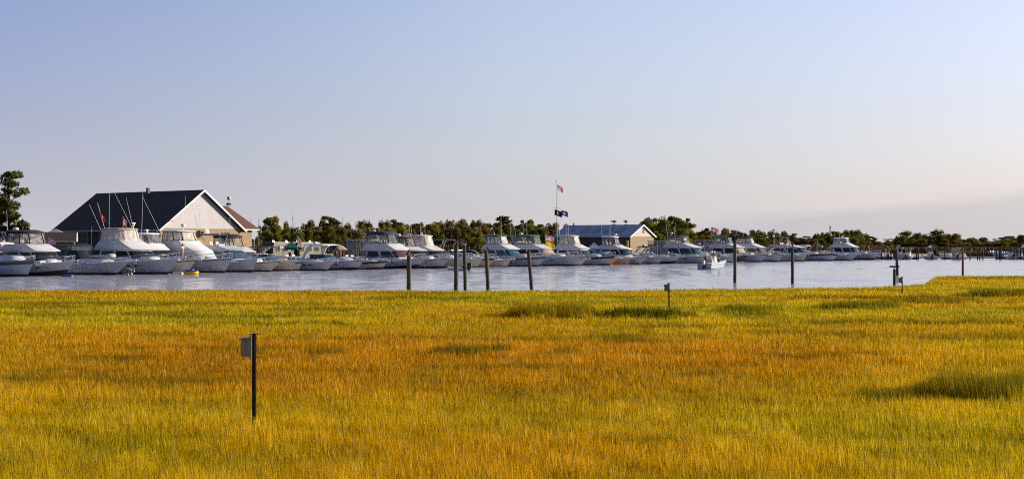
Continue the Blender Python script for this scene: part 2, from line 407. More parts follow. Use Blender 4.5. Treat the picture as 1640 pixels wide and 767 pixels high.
# ------------------------------------------------------------------ marsh grass: blades
def grass_mat():
    m, t = node_mat('marsh_grass')
    o_ = t.nodes.new('ShaderNodeOutputMaterial'); a = t.nodes.new('ShaderNodeAttribute'); a.attribute_name = 'blade'
    d = t.nodes.new('ShaderNodeBsdfDiffuse'); tr = t.nodes.new('ShaderNodeBsdfTranslucent'); ms = t.nodes.new('ShaderNodeMixShader')
    ms.inputs[0].default_value = .42
    t.links.new(a.outputs['Color'], d.inputs[0]); t.links.new(a.outputs['Color'], tr.inputs[0])
    t.links.new(d.outputs[0], ms.inputs[1]); t.links.new(tr.outputs[0], ms.inputs[2]); t.links.new(ms.outputs[0], o_.inputs[0])
    return m
GRASSM = grass_mat()
rng = np.random.default_rng(11)
def vnoise(x, y, s, seed):
    """smooth value noise on arrays"""
    r_ = np.random.default_rng(seed); T = r_.random((256, 256))
    X = x / s + 1000.; Y = y / s + 1000.; ix = np.floor(X).astype(int); iy = np.floor(Y).astype(int); fx = X - ix; fy = Y - iy
    fx = fx * fx * (3 - 2 * fx); fy = fy * fy * (3 - 2 * fy); i0 = ix % 256; i1 = (ix + 1) % 256; j0 = iy % 256; j1 = (iy + 1) % 256
    return (T[i0, j0] * (1 - fx) + T[i1, j0] * fx) * (1 - fy) + (T[i0, j1] * (1 - fx) + T[i1, j1] * fx) * fy
# tall dark green cord-grass stands, ditch shade mixed into their colour: (u0, u1, depth, half thickness m, extra height m, darkness)
STANDS = [(815, 965, 52.5, 2.2, .42, .6), (940, 1110, 52.0, 1.5, .30, 1.0), (1145, 1262, 56, 1.8, .22, .8), (1310, 1450, 60, 1.6, .22, .8), (1400, 1600, 66, 1.7, .22, .7),
          (1530, 1720, 75, 2.2, .30, .8), (690, 822, 34.6, .8, .10, .8), (885, 930, 34.2, .5, .06, .7), (1360, 1500, 24.6, .45, .08, .8), (1490, 1760, 25.0, 1.2, .28, .7),
          (945, 1110, 18.6, .22, .04, .5), (478, 556, 34.4, .5, .05, .7), (170, 420, 55, 1.0, .05, .5), (440, 600, 58, .9, .10, .6), (1485, 1760, 116, 4.0, .14, .45),
          (1180, 1400, 42, 1.0, .04, .5), (1350, 1680, 40, 1.0, .05, .5), (-60, 50, 16.6, .3, .03, .5), (600, 760, 78, 1.6, .10, .5), (-100, 330, 62, 1.0, .05, .35), (1040, 1210, 28.5, .5, .03, .4),
          (250, 620, 47, .5, .06, .8), (900, 1300, 46, .5, .05, .6), (1230, 1660, 48, .8, .08, .6), (700, 900, 38.5, .35, .04, .7), (1180, 1420, 33.5, .4, .03, .6), (40, 240, 29, .5, .03, .5), (560, 800, 70, .8, .10, .7), (1250, 1560, 70, .8, .15, .8), (-50, 200, 70, .8, .08, .5)]
def build_grass():
    N = 1250000
    # depth distribution: density falls off with distance
    D0, D1 = 11.5, 125.0
    q = rng.random(N * 3)
    e = 0.42
    D = (D0 ** e + q * (D1 ** e - D0 ** e)) ** (1 / e)
    u = rng.uniform(-130, 1770, D.size)
    eu = np.array([a for a, _ in EDGE], float); ed = np.array([b for _, b in EDGE], float)
    keep = D < np.interp(u, eu, ed) + .5 + .8 * (vnoise(u, u * 0, 6.0, 5) - .5)
    D = D[keep][:N]; u = u[keep][:N]; n = D.size
    x = (u - 820) / F * D; y = D
    n1 = vnoise(x, y, 6.0, 1); n2 = vnoise(x, y, 1.7, 2); n3 = vnoise(x, y, .45, 3); n4 = vnoise(x, y, 17., 4)
    # slightly domain-warped bands of species
    Dw = D * (1 + .10 * (n4 - .5) * 2 + .05 * (n1 - .5)) + (u - 820) * .0015
    kx = [11, 15, 18, 20, 22, 25, 28, 31, 37, 41, 46, 56, 64, 75, 90, 125]
    # 0 = yellow gold, 1 = rust, negative = green
    kr = [-.12, -.12, -.02, -.12, -.32, -.20, .42, .72, .80, .55, .22, .05, .10, .20, .0, -.3]
    s = np.interp(Dw, kx, kr) + (n1 - .5) * .75 + (n2 - .5) * .45 + (n4 - .5) * 1.0
    right = np.clip((u - 1150) / 300, 0, 1)
    s = s - right * .25 * (D < 40) * (D > 25) + right * .55 * np.exp(-((D - 50) / 5) ** 2)
    s += .9 * np.exp(-((D - 32.5) / 2.2) ** 2) * np.exp(-((u - 1150) / 190) ** 2)
    gold = np.array([.64, .47, .004]); rust = np.array([.62, .29, .002]); green = np.array([.40, .375, .006]); dark = np.array([.075, .10, .010]); straw = np.array([.78, .62, .14])
    w = np.clip(s, 0, 1)[:, None]; g = np.clip(-s * 1.6, 0, 1)[:, None]
    col = gold * (1 - w) + rust * w; col = col * (1 - g) + green * g
    h = .17 + .09 * n2 + .08 * n3
    drk = np.zeros(n); hx = np.zeros(n)
    for (u0, u1, dd, th, eh, dk) in STANDS:
        um = (u0 + u1) / 2; uh = (u1 - u0) / 2
        dc = dd * (1 + .03 * (vnoise(u, u * 0, 40., int(dd * 7)) - .5)) + .02 * (u - um) / 40
        k = np.clip(1.6 - np.sqrt(((u - um) / uh) ** 4 + ((D - dc) / th) ** 2) * 1.4 + (n3 - .5) * 1.1 + (n2 - .5) * .8, 0, 1)
        drk = np.maximum(drk, k * dk); hx = np.maximum(hx, k * eh)
    # far strip is greener towards the water
    edge_g = np.clip((D - (np.interp(u, eu, ed) - 6)) / 6, 0, 1) * .22
    drk = np.maximum(drk, edge_g * (.6 + .8 * n2))
    # small random dark tufts
    drk = np.maximum(drk, np.clip((vnoise(x * .35, y * .8, 1.1, 9) - .78) * 4, 0, .75) * np.clip((D - 16) / 14, .25, 1))
    drk = np.maximum(drk, np.clip((vnoise(x * .22, y * 1.0, 2.2, 19) - .80) * 5, 0, .8) * np.clip((D - 34) / 12, 0, 1))
    col = col * (1 - drk[:, None]) + dark * drk[:, None]
    rb = rng.random(n)
    st = (rb < .10)[:, None] * (1 - drk[:, None] * .9)
    col = col * (1 - st * .55) + straw * st * .55
    gr = (rb > .80)[:, None]; col = np.where(gr, col * .35 + dark * .6, col)
    col *= (rng.uniform(.60, 1.30, n) * (.80 + .40 * n2) * (.84 + .32 * n3))[:, None]
    h = (h + hx) * rng.uniform(.72, 1.15, n) + (rb < .05) * .07
    near = np.clip((24 - D) / 12, 0, 1)
    wd = D / 1407. * .50 * rng.uniform(.7, 1.2, n)
    wd = np.maximum(wd, .0050)
    ang = rng.uniform(0, 2 * np.pi, n)
    # blades mostly face the viewer a little so that they read as blades
    ax = np.cos(ang * .5 - np.pi / 4); ay = np.sin(ang * .5 - np.pi / 4) * .8
    la = rng.uniform(0, 2 * np.pi, n); lm = rng.uniform(.02, .22, n) * h
    lx = np.cos(la) * lm - .05 * h; ly = np.sin(la) * lm
    z0 = GZ - .06
    V = np.zeros((n, 5, 3), np.float32)
    V[:, 0] = np.stack([x - ax * wd / 2, y - ay * wd / 2, np.full(n, z0)], 1)
    V[:, 1] = np.stack([x + ax * wd / 2, y + ay * wd / 2, np.full(n, z0)], 1)
    mx_, my_, mz = x + lx * .35, y + ly * .35, z0 + h * .6
    V[:, 2] = np.stack([mx_ + ax * wd * .42, my_ + ay * wd * .42, mz], 1)
    V[:, 3] = np.stack([mx_ - ax * wd * .42, my_ - ay * wd * .42, mz], 1)
    V[:, 4] = np.stack([x + lx, y + ly, z0 + h], 1)
    me = bpy.data.meshes.new('marsh_grass')
    me.vertices.add(n * 5); me.vertices.foreach_set('co', V.ravel())
    base = (np.arange(n) * 5)[:, None]
    loops = (base + np.array([0, 1, 2, 3, 3, 2, 4])[None, :]).ravel().astype(np.int32)
    me.loops.add(n * 7); me.loops.foreach_set('vertex_index', loops)
    me.polygons.add(n * 2)
    ls = np.stack([np.arange(n) * 7, np.arange(n) * 7 + 4], 1).ravel().astype(np.int32)
    me.polygons.foreach_set('loop_start', ls)
    try: me.polygons.foreach_set('loop_total', np.tile([4, 3], n).astype(np.int32))
    except Exception: pass
    me.update(calc_edges=True)
    ca = me.color_attributes.new('blade', 'FLOAT_COLOR', 'POINT')
    C4 = np.ones((n, 5, 4), np.float32); C4[:, :, :3] = np.clip(col, 0, 1)[:, None, :]
    ca.data.foreach_set('color', C4.ravel())
    me.materials.append(GRASSM)
    o = bpy.data.objects.new('marsh_grass', me); COL.objects.link(o)
    tag(o, 'golden and rust coloured salt marsh grass with dark green stands', 'grass', kind='stuff')
build_grass()
print('grass done')

# reeds behind the boats and along the far right bank
REED = mat('reeds_brown', (.22, .125, .05), .9, col2=(.13, .09, .035), vscale=.4)
REEDG = mat('reeds_green', (.22, .20, .03), .9, col2=(.12, .13, .02), vscale=.4)
def reeds(name, m, pts, h, dens, label):
    n = len(pts); mb_v = []; mb_f = []
    for p in pts:
        a = random.uniform(-.7, .7); wd = random.uniform(.10, .28); hh = h * random.uniform(.6, 1.15); lx = random.uniform(-.3, .3)
        b = len(mb_v); ca_, sa_ = math.cos(a) * wd, math.sin(a) * wd
        mb_v += [(p.x - ca_, p.y - sa_, p.z), (p.x + ca_, p.y + sa_, p.z), (p.x + lx + ca_ * .6, p.y + sa_, p.z + hh * .7), (p.x + lx, p.y, p.z + hh)]
        mb_f += [(b, b + 1, b + 2, b + 3)]
    me = bpy.data.meshes.new(name); me.from_pydata(mb_v, [], mb_f); me.materials.append(m)
    o = bpy.data.objects.new(name, me); COL.objects.link(o); tag(o, label, 'reeds', kind='stuff')
pts = []
for k in range(26000):
    u = random.uniform(405, 1420); D = 235 + (u - 405) * .135 + random.uniform(0, 26)
    pts.append(at(u, D, .85))
reeds('reeds', REED, pts, 2.6, 1, 'brown reed bed behind the moored boats')
pts = []
for k in range(16000):
    u = random.uniform(1380, 1760); D = random.uniform(492, 530); pts.append(at(u, D, .85))
reeds('reeds', REED, pts, 2.2, 1, 'brown reeds behind the far small-boat dock')
pts = []
for k in range(9000):
    u = random.uniform(1500, 1760); D = random.uniform(480, 491); pts.append(at(u, D, .5))
reeds('bank_grass', REEDG, pts, 1.3, 1, 'yellow-green grass on the low bank behind the far dock')
# ------------------------------------------------------------------ boats
def plan(x0, x1, w, z, fr=.9, n=7, pw=.75, w0=None):
    """plan outline at height z: straight stern at x0, rounded front at x1"""
    w0 = w if w0 is None else w0; xc = x1 - fr; P = [Vector((x0, w0, z))]
    for k in range(n):
        a = math.pi / 2 - math.pi * k / (n - 1); c, s_ = math.cos(a), math.sin(a)
        P.append(Vector((xc + fr * abs(c) ** pw, w * math.copysign(abs(s_) ** pw, s_) if abs(s_) > 1e-6 else 0, z)))
    P.append(Vector((x0, -w0, z)))
    return P
def lerp_ring(a, b, q, push=0.0):
    out_ = []
    for p, r_ in zip(a, b):
        v = p.lerp(r_, q)
        out_.append(v)
    if push:
        c = sum(out_, Vector()) / len(out_)
        out_ = [v + Vector(((v - c).x, (v - c).y, 0)).normalized() * push for v in out_]
    return out_

class Hull:
    def __init__(s, L, B, fb, fs, rake, rise=0.0):
        s.L, s.B, s.fb, s.fs, s.rake, s.rise = L, B, fb, fs, rake, rise
    def sheer(s, q): return s.fs + (s.fb - s.fs) * q ** 1.9
    def P(s, q, v):
        bs = s.B / 2 * (.93 + .07 * min(1, q / .35)) if q < .35 else s.B / 2 * (1 - ((q - .35) / .65) ** 2.5)
        bw = s.B / 2 * (.86 if q < .25 else .86 * (1 - ((q - .25) / .75) ** 1.7))
        vv = max(0, v)
        x = -s.L + q * s.L + s.rake * q ** 2 * vv ** 1.15
        y = bw + (bs - bw) * vv ** 1.4
        if v < 0: y *= 1 + v * .6
        z = v * s.sheer(q) if v >= 0 else v * 1.5
        return Vector((x, y, z))
    def rows(s, q):
        vb = .15 + .30 * s.rise * max(0, q - .25) ** 1.6  # bottom paint band widened to take in waterline shadow and reflection
        return [-.3, 0, vb, vb + .05] + [vb + .05 + (1 - vb - .05) * k for k in (.25, .5, .68, .84, .93, 1)]

PINS = [None, NAVYP, None, CBLUE, None, CMAROON, CHARP]
hull_count = [0]
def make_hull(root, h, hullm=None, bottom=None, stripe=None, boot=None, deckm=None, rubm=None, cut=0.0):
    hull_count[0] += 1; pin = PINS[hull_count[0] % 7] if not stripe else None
    hullm = hullm or HULL_SHADE; bottom = bottom or BLACKP; boot = boot or hullm; stripe_ = stripe or pin or hullm
    NS = 22; mb = MB(); nr = 10
    for sgn in (1, -1):
        vs = []; 
        for i in range(NS + 1):
            q = (i / NS) ** .8
            for v in h.rows(q):
                p = h.P(q, v); vs.append((p.x, sgn * p.y, p.z))
        for i in range(NS):
            for k in range(nr - 1):
                a = i * nr + k
                m_ = 1 if k < 2 else (2 if k == 2 else (3 if (k in (6, 7) and stripe) or (k == 7 and pin) else 0))
                mb.add([vs[a], vs[a + 1], vs[a + nr + 1], vs[a + nr]], [(0, 1, 2, 3)], m_)
    # transom
    rr = [h.P(0, v) for v in h.rows(0)]
    ring_ = [(p.x, p.y, p.z) for p in rr] + [(p.x, -p.y, p.z) for p in rr[::-1]]
    mb.add(ring_, [tuple(range(len(ring_)))], 0)
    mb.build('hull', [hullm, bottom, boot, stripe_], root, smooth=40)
    # deck with crown
    mb = MB(); A = []; 
    for i in range(NS + 1):
        q = (i / NS) ** .8; p = h.P(q, 1)
        A.append([Vector((p.x, p.y * .985, p.z - .01)), Vector((p.x, p.y * .5, p.z + .07)), Vector((p.x, 0, p.z + .10)), Vector((p.x, -p.y * .5, p.z + .07)), Vector((p.x, -p.y * .985, p.z - .01))])
    mb.loft(A, 0, caps=False, closed=False)
    mb.build('deck', deckm or DECKM, root, smooth=40)
    mb = MB(); pp = [h.P((i / 16), 1) for i in range(17)]
    mb.tube([(p.x, p.y, p.z) for p in pp] + [(p.x, -p.y, p.z) for p in pp[::-1][1:]], .045, 5)
    mb.build('rub_rail', rubm or WHITE, root, smooth=60)
    if h.L > 7 and hull_count[0] % 2 == 0:      # fenders hanging over the starboard side
        for q in ((.35, .52) if hull_count[0] % 4 else (.30, .48, .64)):
            p = h.P(q, .62); mb = MB(); mb.lathe((p.x, -p.y - .13, p.z - .35), [(.02, 0), (.10, .05), (.13, .2), (.13, .5), (.10, .65), (.02, .70)], 8); mb.tube([(p.x, -p.y - .13, p.z + .33), (p.x, -h.P(q, 1).y, h.P(q, 1).z + .05)], .012, 4)
            mb.build('fender', (CWHITE, RUBBERB, CBLACK)[hull_count[0] % 3], root, smooth=50)

def bow_rail(root, h, q0=.42, ht=.62, m=None, pulpit=True):
    mb = MB(); N = 9; top = []
    for sgn in (1, -1):
        pr = []
        for i in range(N + 1):
            q = q0 + (1 - q0) * i / N * .985; p = h.P(q, 1); hh = ht * min(1, .35 + i / 3)
            pr.append(Vector((p.x + .12, sgn * p.y * .93, p.z + hh)))
            if i % 2 == 0 or i == N: mb.tube([(p.x, sgn * p.y * .93, p.z), pr[-1]], .03, 4)
        mb.tube(pr, .036, 5)
        mb.tube([v - Vector((0, 0, ht * .45)) for v in pr[2:]], .014, 4)
    mb.build('rail', m or CHROME, root, smooth=60)
def pulpit(root, h, ln=.9, anchor=True):
    p = h.P(1, 1); mb = MB(); z = p.z + .05
    mb.loft([[Vector((p.x - 1.0, .30, z - .06)), Vector((p.x - 1.0, -.30, z - .06)), Vector((p.x - 1.0, -.30, z + .08)), Vector((p.x - 1.0, .30, z + .08))],
             [Vector((p.x + ln - .2, .17, z - .01)), Vector((p.x + ln - .2, -.17, z - .01)), Vector((p.x + ln - .2, -.17, z + .10)), Vector((p.x + ln - .2, .17, z + .10))],
             [Vector((p.x + ln, .06, z)), Vector((p.x + ln, -.06, z)), Vector((p.x + ln, -.06, z + .09)), Vector((p.x + ln, .06, z + .09))]])
    mb.build('bow_pulpit', WHITE, root)
    if anchor:
        mb = MB(); a = Vector((p.x + ln - .15, 0, z - .05))
        mb.tube([a + Vector((-.7, 0, .10)), a, a + Vector((.05, 0, -.12))], .03, 5)
        for s_ in (1, -1): mb.tube([a + Vector((.05, 0, -.12)), a + Vector((-.10, s_ * .16, -.22)), a + Vector((-.30, s_ * .20, -.12))], [.035, .03, .01], 5)
        mb.build('anchor', ALU, root, smooth=60)
def portholes(root, h, qs, v=.66, sx=.28, sz=.10):
    for q in qs:
        for sgn in (-1, 1):
            p = h.P(q, v); p2 = h.P(q + .03, v); p3 = h.P(q, v + .08)
            tx = (p2 - p).normalized(); tz = (p3 - p).normalized(); nrm = tx.cross(tz); nrm.normalize()
            if nrm.y < 0: nrm = -nrm
            ring_ = []
            for off_ in (.012, .03):
                ring_.append([p + nrm * off_ + tx * sx * math.cos(a) + tz * sz * math.sin(a) for a in [2 * math.pi * k / 12 for k in range(12)]])
            if sgn < 0: ring_ = [[Vector((v_.x, -v_.y, v_.z)) for v_ in r_] for r_ in ring_]
            mb = MB(); mb.loft(ring_); mb.build('porthole', GDARK, root)
def antenna(root, p, ln, lean=(0, 0), r=.022, m=None):
    mb = MB(); p = Vector(p); e = p + Vector((lean[0] * ln, lean[1] * ln, math.sqrt(max(.05, 1 - lean[0] ** 2 - lean[1] ** 2)) * ln))
    mb.tube([p, p.lerp(e, .15), e], [r * 1.8, r, r * .6], 5); mb.build('antenna', m or WHITE, root, smooth=60)
def radar(root, p, kind='dome'):
    mb = MB()
    if kind == 'dome':
        mb.lathe(p, [(.10, 0), (.12, .12), (.30, .15), (.32, .26), (.28, .36), (.12, .42), (.01, .43)], 14)
    else:
        mb.lathe(p, [(.13, 0), (.15, .20), (.10, .24)], 10); mb.box((p[0], p[1], p[2] + .30), (.16, 1.3, .10), 0, .6)
    mb.build('radar', WHITE, root, smooth=50)
def boat_flag(root, p, kind=None, w=.9, h=.6, pole=1.5, yaw=.6, droop=.5):
    mb = MB(); p = Vector(p); mb.tube([p, p + Vector((-.25, 0, pole))], .02, 5); mb.build('flagstaff', WHITE, root)
    cloth_flag('flag', w, h, kind or FUS, root, p + Vector((-.25, 0, pole - .02)), yaw, droop)

def enclosure(root, x0, x1, w, z0, z1, vin, frame, topm, rakef=.45, top_over=.12, back=True, fr=1.0, wt=None, topth=.09):
    """clear curtains on a frame under a top"""
    a = plan(x0, x1, w, z0, fr); b = plan(x0 + .10, x1 - rakef, (wt or w * .93), z1, fr * .9)
    mb = MB(); n = len(a)
    if back: mb.loft([a, b], caps=False)
    else: mb.loft([a, b], caps=False, closed=False)
    mb.build('curtain', vin, root, smooth=50)
    mb = MB()
    for k in range(n):
        if k in (0, 1, 3, 5, 7, 8) and (k < n): mb.tube([a[k], b[k]], .07, 4)
    mid0 = a[0].lerp(a[1], .5); mid1 = b[0].lerp(b[1], .5); mb.tube([mid0, mid1], .035, 4)
    mid0 = a[-1].lerp(a[-2], .5); mid1 = b[-1].lerp(b[-2], .5); mb.tube([mid0, mid1], .035, 4)
    mb.tube(a + [a[0]], .085, 4); mb.tube(b + [b[0]], .05, 4)
    mb.build('curtain_frame', frame, root)
    c = plan(x0 - top_over, x1 - rakef + top_over * 1.6, (wt or w * .93) + top_over * .6, z1 + .02, fr)
    d = plan(x0 - top_over, x1 - rakef + top_over * 1.4, (wt or w * .93) + top_over * .5, z1 + .02 + topth, fr)
    e = plan(x0 + .3, x1 - rakef - .5, w * .55, z1 + .06 + topth * 1.9, fr * .6)
    mb = MB(); mb.loft([c, d, e]); mb.build('top', topm, root, smooth=35)

def helm(root, x, z, w=.5):
    mb = MB(); mb.box((x, 0, z + .35), (.5, w * 2.2, .7), 0, top=.85); mb.build('helm_console', WHITE, root)
    for s_ in (1, -1):
        mb = MB(); mb.box((x - 1.0, s_ * w, z + .30), (.45, .5, .6), 0); mb.box((x - 1.2, s_ * w, z + .75), (.12, .5, .55), 0, ry=-.12); mb.build('helm_seat', CWHITE, root)

def convertible(root, p):
    """flybridge boat"""
    L = p.get('L', 12.5); B = p.get('B', 4.1); fb = p.get('fb', 1.8); rake = p.get('rake', 1.9)
    h = Hull(L, B, fb, fb * .62, rake, p.get('rise', 0))
    make_hull(root, h, p.get('hull'), p.get('bottom'), p.get('stripe'), p.get('boot'), rubm=p.get('rub'))
    bow_rail(root, h, ht=p.get('railh', .62))
    if p.get('pulpit', True): pulpit(root, h, p.get('pl', .9))
    if p.get('ports'): portholes(root, h, p['ports'])
    zd = fb * .80; zh = p.get('zh', 2.75); zc = p.get('zc', 3.75); zt = p.get('zt', 5.15)
    f1 = p.get('f1', -5.3); f0 = p.get('f0', -8.6); vis = p.get('vis', 1.9)
    f1 -= .75; f0 -= .25; zt -= .25; zc -= .08
    hx1 = f1 + vis + p.get('hfront', .9)
    # trunk cabin on the foredeck
    a = plan(hx1 - 1.5, min(-1.6, hx1 + 2.0), B * .27, zd + .1, 1.6); b = plan(hx1 - 1.5, min(-1.9, hx1 + 1.5), B * .22, zd + .52, 1.4)
    mb = MB(); mb.loft([a, b]); mb.build('trunk_cabin', WHITE, root, smooth=35)
    # house
    a = plan(f0 - .4, hx1, B * .375, zd - .15, .8, pw=.6); b = plan(f0 - .2, f1 + vis - .45, B * .345, zh, .8, pw=.6)
    mb = MB(); mb.loft([a, b]); mb.build('cabin', WHITE, root, smooth=35)
    gl = p.get('glass', GDARK); wa, wb = p.get('wband', (.36, .93))
    for s_ in (1, -1):   # side windows
        for (ta, tb) in ((.06, .50), (.55, .97)):
            i0, i1 = (0, 1) if s_ > 0 else (-1, -2)
            r0, r1 = lerp_ring(a, b, wa, .014), lerp_ring(a, b, wb, .014)
            q = [r0[i0].lerp(r0[i1], ta), r0[i0].lerp(r0[i1], tb), r1[i0].lerp(r1[i1], tb - .03), r1[i0].lerp(r1[i1], ta + .02)]
            mb = MB(); mb.loft([q, [v + Vector((0, s_ * .012, 0)) for v in q]]); mb.build('side_window', gl, root)
    r0, r1 = lerp_ring(a, b, wa, .016)[1:-1], lerp_ring(a, b, wb, .016)[1:-1]
    mb = MB(); mb.loft([r0, r1], caps=False, closed=False)
    if p.get('wscover'): mb.build('windshield_cover', p['wscover'], root, smooth=30)
    else: mb.build('windshield', gl, root, smooth=30)
    # flybridge moulding with visor
    r = [plan(f0 - .9, f1 + vis, B * .41, zh, .9, pw=.55), plan(f0 - .9, f1 + vis + .08, B * .42, zh + .10, .9, pw=.55), plan(f0 - .5, f1 + vis * .40, B * .405, zh + (zc - zh) * .60, .8, pw=.5), plan(f0 - .1, f1, B * .385, zc, .7, pw=.5)]
    if p.get('long'):   # one continuous sloping front down to the deck
        r = [plan(f0 - .6, hx1 + 1.6, B * .34, zd + .12, 1.8), plan(f0 - .7, hx1 + .6, B * .37, zh, 1.5)] + r[2:]
    mb = MB(); mb.loft(r); mb.build('flybridge', WHITE, root, smooth=35)
    if p.get('accent'):
        mb = MB()
        rr0 = lerp_ring(r[1], r[2], .25, .02); rr1 = lerp_ring(r[1], r[2], .42, .02)
        mb.loft([rr0, rr1], caps=False, closed=False); mb.build('accent_stripe', p['accent'], root)
    helm(root, f1 - .9, zc - .55)
    enc = p.get('enc', 'clear')
    fm = p.get('frame', CBLACK); tm = p.get('top', CBLACK)
    if enc in ('clear', 'white'):
        enclosure(root, f0, f1 - .05, B * .365, zc, zt, VCLEAR if enc == 'clear' else VWHITE, fm, tm, p.get('rakef', .45), topth=p.get('topth', .09))
    elif enc == 'bimini':
        mb = MB(); c0 = plan(f0 + .2, f1 - 1.0, B * .34, zt, .7); c1 = plan(f0 + .2, f1 - 1.0, B * .34, zt + .12, .7); mb.loft([c0, c1, plan(f0 + .5, f1 - 1.3, B * .22, zt + .20, .5)]); mb.build('bimini', tm, root, smooth=35)
        for s_ in (1, -1):
            mb = MB(); mb.tube([(f0 + .2, s_ * B * .34, zt), (f0 + .9, s_ * B * .37, zc)], .03, 5); mb.tube([(f1 - 1.2, s_ * B * .33, zt), (f0 + .9, s_ * B * .37, zc)], .03, 5); mb.build('bimini_frame', CHROME, root)
    if p.get('hard'):   # hardtop over the aft deck
        x1 = f0 + .2; x0 = x1 - p['hard']; z = p.get('hardz', zc + .35)
        mb = MB(); mb.loft([plan(x0, x1, B * .42, z, .5), plan(x0, x1, B * .42, z + .12, .5)]); mb.build('aft_hardtop', WHITE, root)
        for s_ in (1, -1):
            for xx in (x0 + .15, (x0 + x1) / 2):
                mb = MB(); mb.tube([(xx, s_ * B * .39, zd * .8), (xx, s_ * B * .39, z)], .05, 6); mb.build('hardtop_post', WHITE, root)
            mb = MB(); mb.loft([[Vector((x0 + .2, s_ * B * .385, zd + .5)), Vector((x1 - .3, s_ * B * .385, zd + .5)), Vector((x1 - .3, s_ * B * .385, z - .1)), Vector((x0 + .2, s_ * B * .385, z - .1))],
                                [Vector((x0 + .2, s_ * B * .375, zd + .5)), Vector((x1 - .3, s_ * B * .375, zd + .5)), Vector((x1 - .3, s_ * B * .375, z - .1)), Vector((x0 + .2, s_ * B * .375, z - .1))]])
            mb.build('aft_curtain', VCLEAR, root)
    if p.get('arch'):
        z = zt + .05
        for s_ in (1, -1):
            mb = MB(); mb.tube([(f0 + .3, s_ * B * .37, zc - .2), (f0 - .9, s_ * B * .33, z - .1)], .06, 6); mb.tube([(f0 + .9, s_ * B * .37, zc), (f0 - .5, s_ * B * .33, z)], .05, 6)
            for q in (.3, .55, .8): mb.tube([Vector((f0 + .3, s_ * B * .37, zc - .2)).lerp(Vector((f0 - .9, s_ * B * .33, z - .1)), q), Vector((f0 + .9, s_ * B * .37, zc)).lerp(Vector((f0 - .5, s_ * B * .33, z)), q)], .03, 5)
            mb.build('radar_arch_leg', WHITE, root)
        mb = MB(); mb.loft([plan(f0 - 1.1, f0 + .4, B * .36, z, .4), plan(f0 - 1.1, f0 + .4, B * .34, z + .12, .4)]); mb.build('radar_arch', WHITE, root)
    rx = p.get('rx', f1 - 1.8)
    if p.get('radar'): 
        base = zt + .22
        if p.get('mast'):
            mb = MB(); mb.tube([(rx, 0, zt), (rx, 0, zt + p['mast'])], .05, 6); mb.build('mast', WHITE, root); base = zt + p['mast']
        radar(root, (rx, 0, base), p['radar'])
    q_ = (hull_count[0] * 37 % 11) / 11.
    ants = p.get('ants') or [(f0 + .3, -B * .36, zc, 3.6 + q_, -.05 - .1 * q_, 0), (f0 + .2, B * .36, zc, 2.6 + 1.6 * q_, -.02, 0), (f0 + 1.2, -B * .2, zt + .2, 1.0 + q_, .0, 0)]
    for (ax, ay, az, ln, lx, ly) in ants: antenna(root, (ax, ay, az), ln, (lx, ly))
    if p.get('flag'): boat_flag(root, p.get('flagp', (-L + .2, 0, fb * .65)), **p['flag'])
    return h

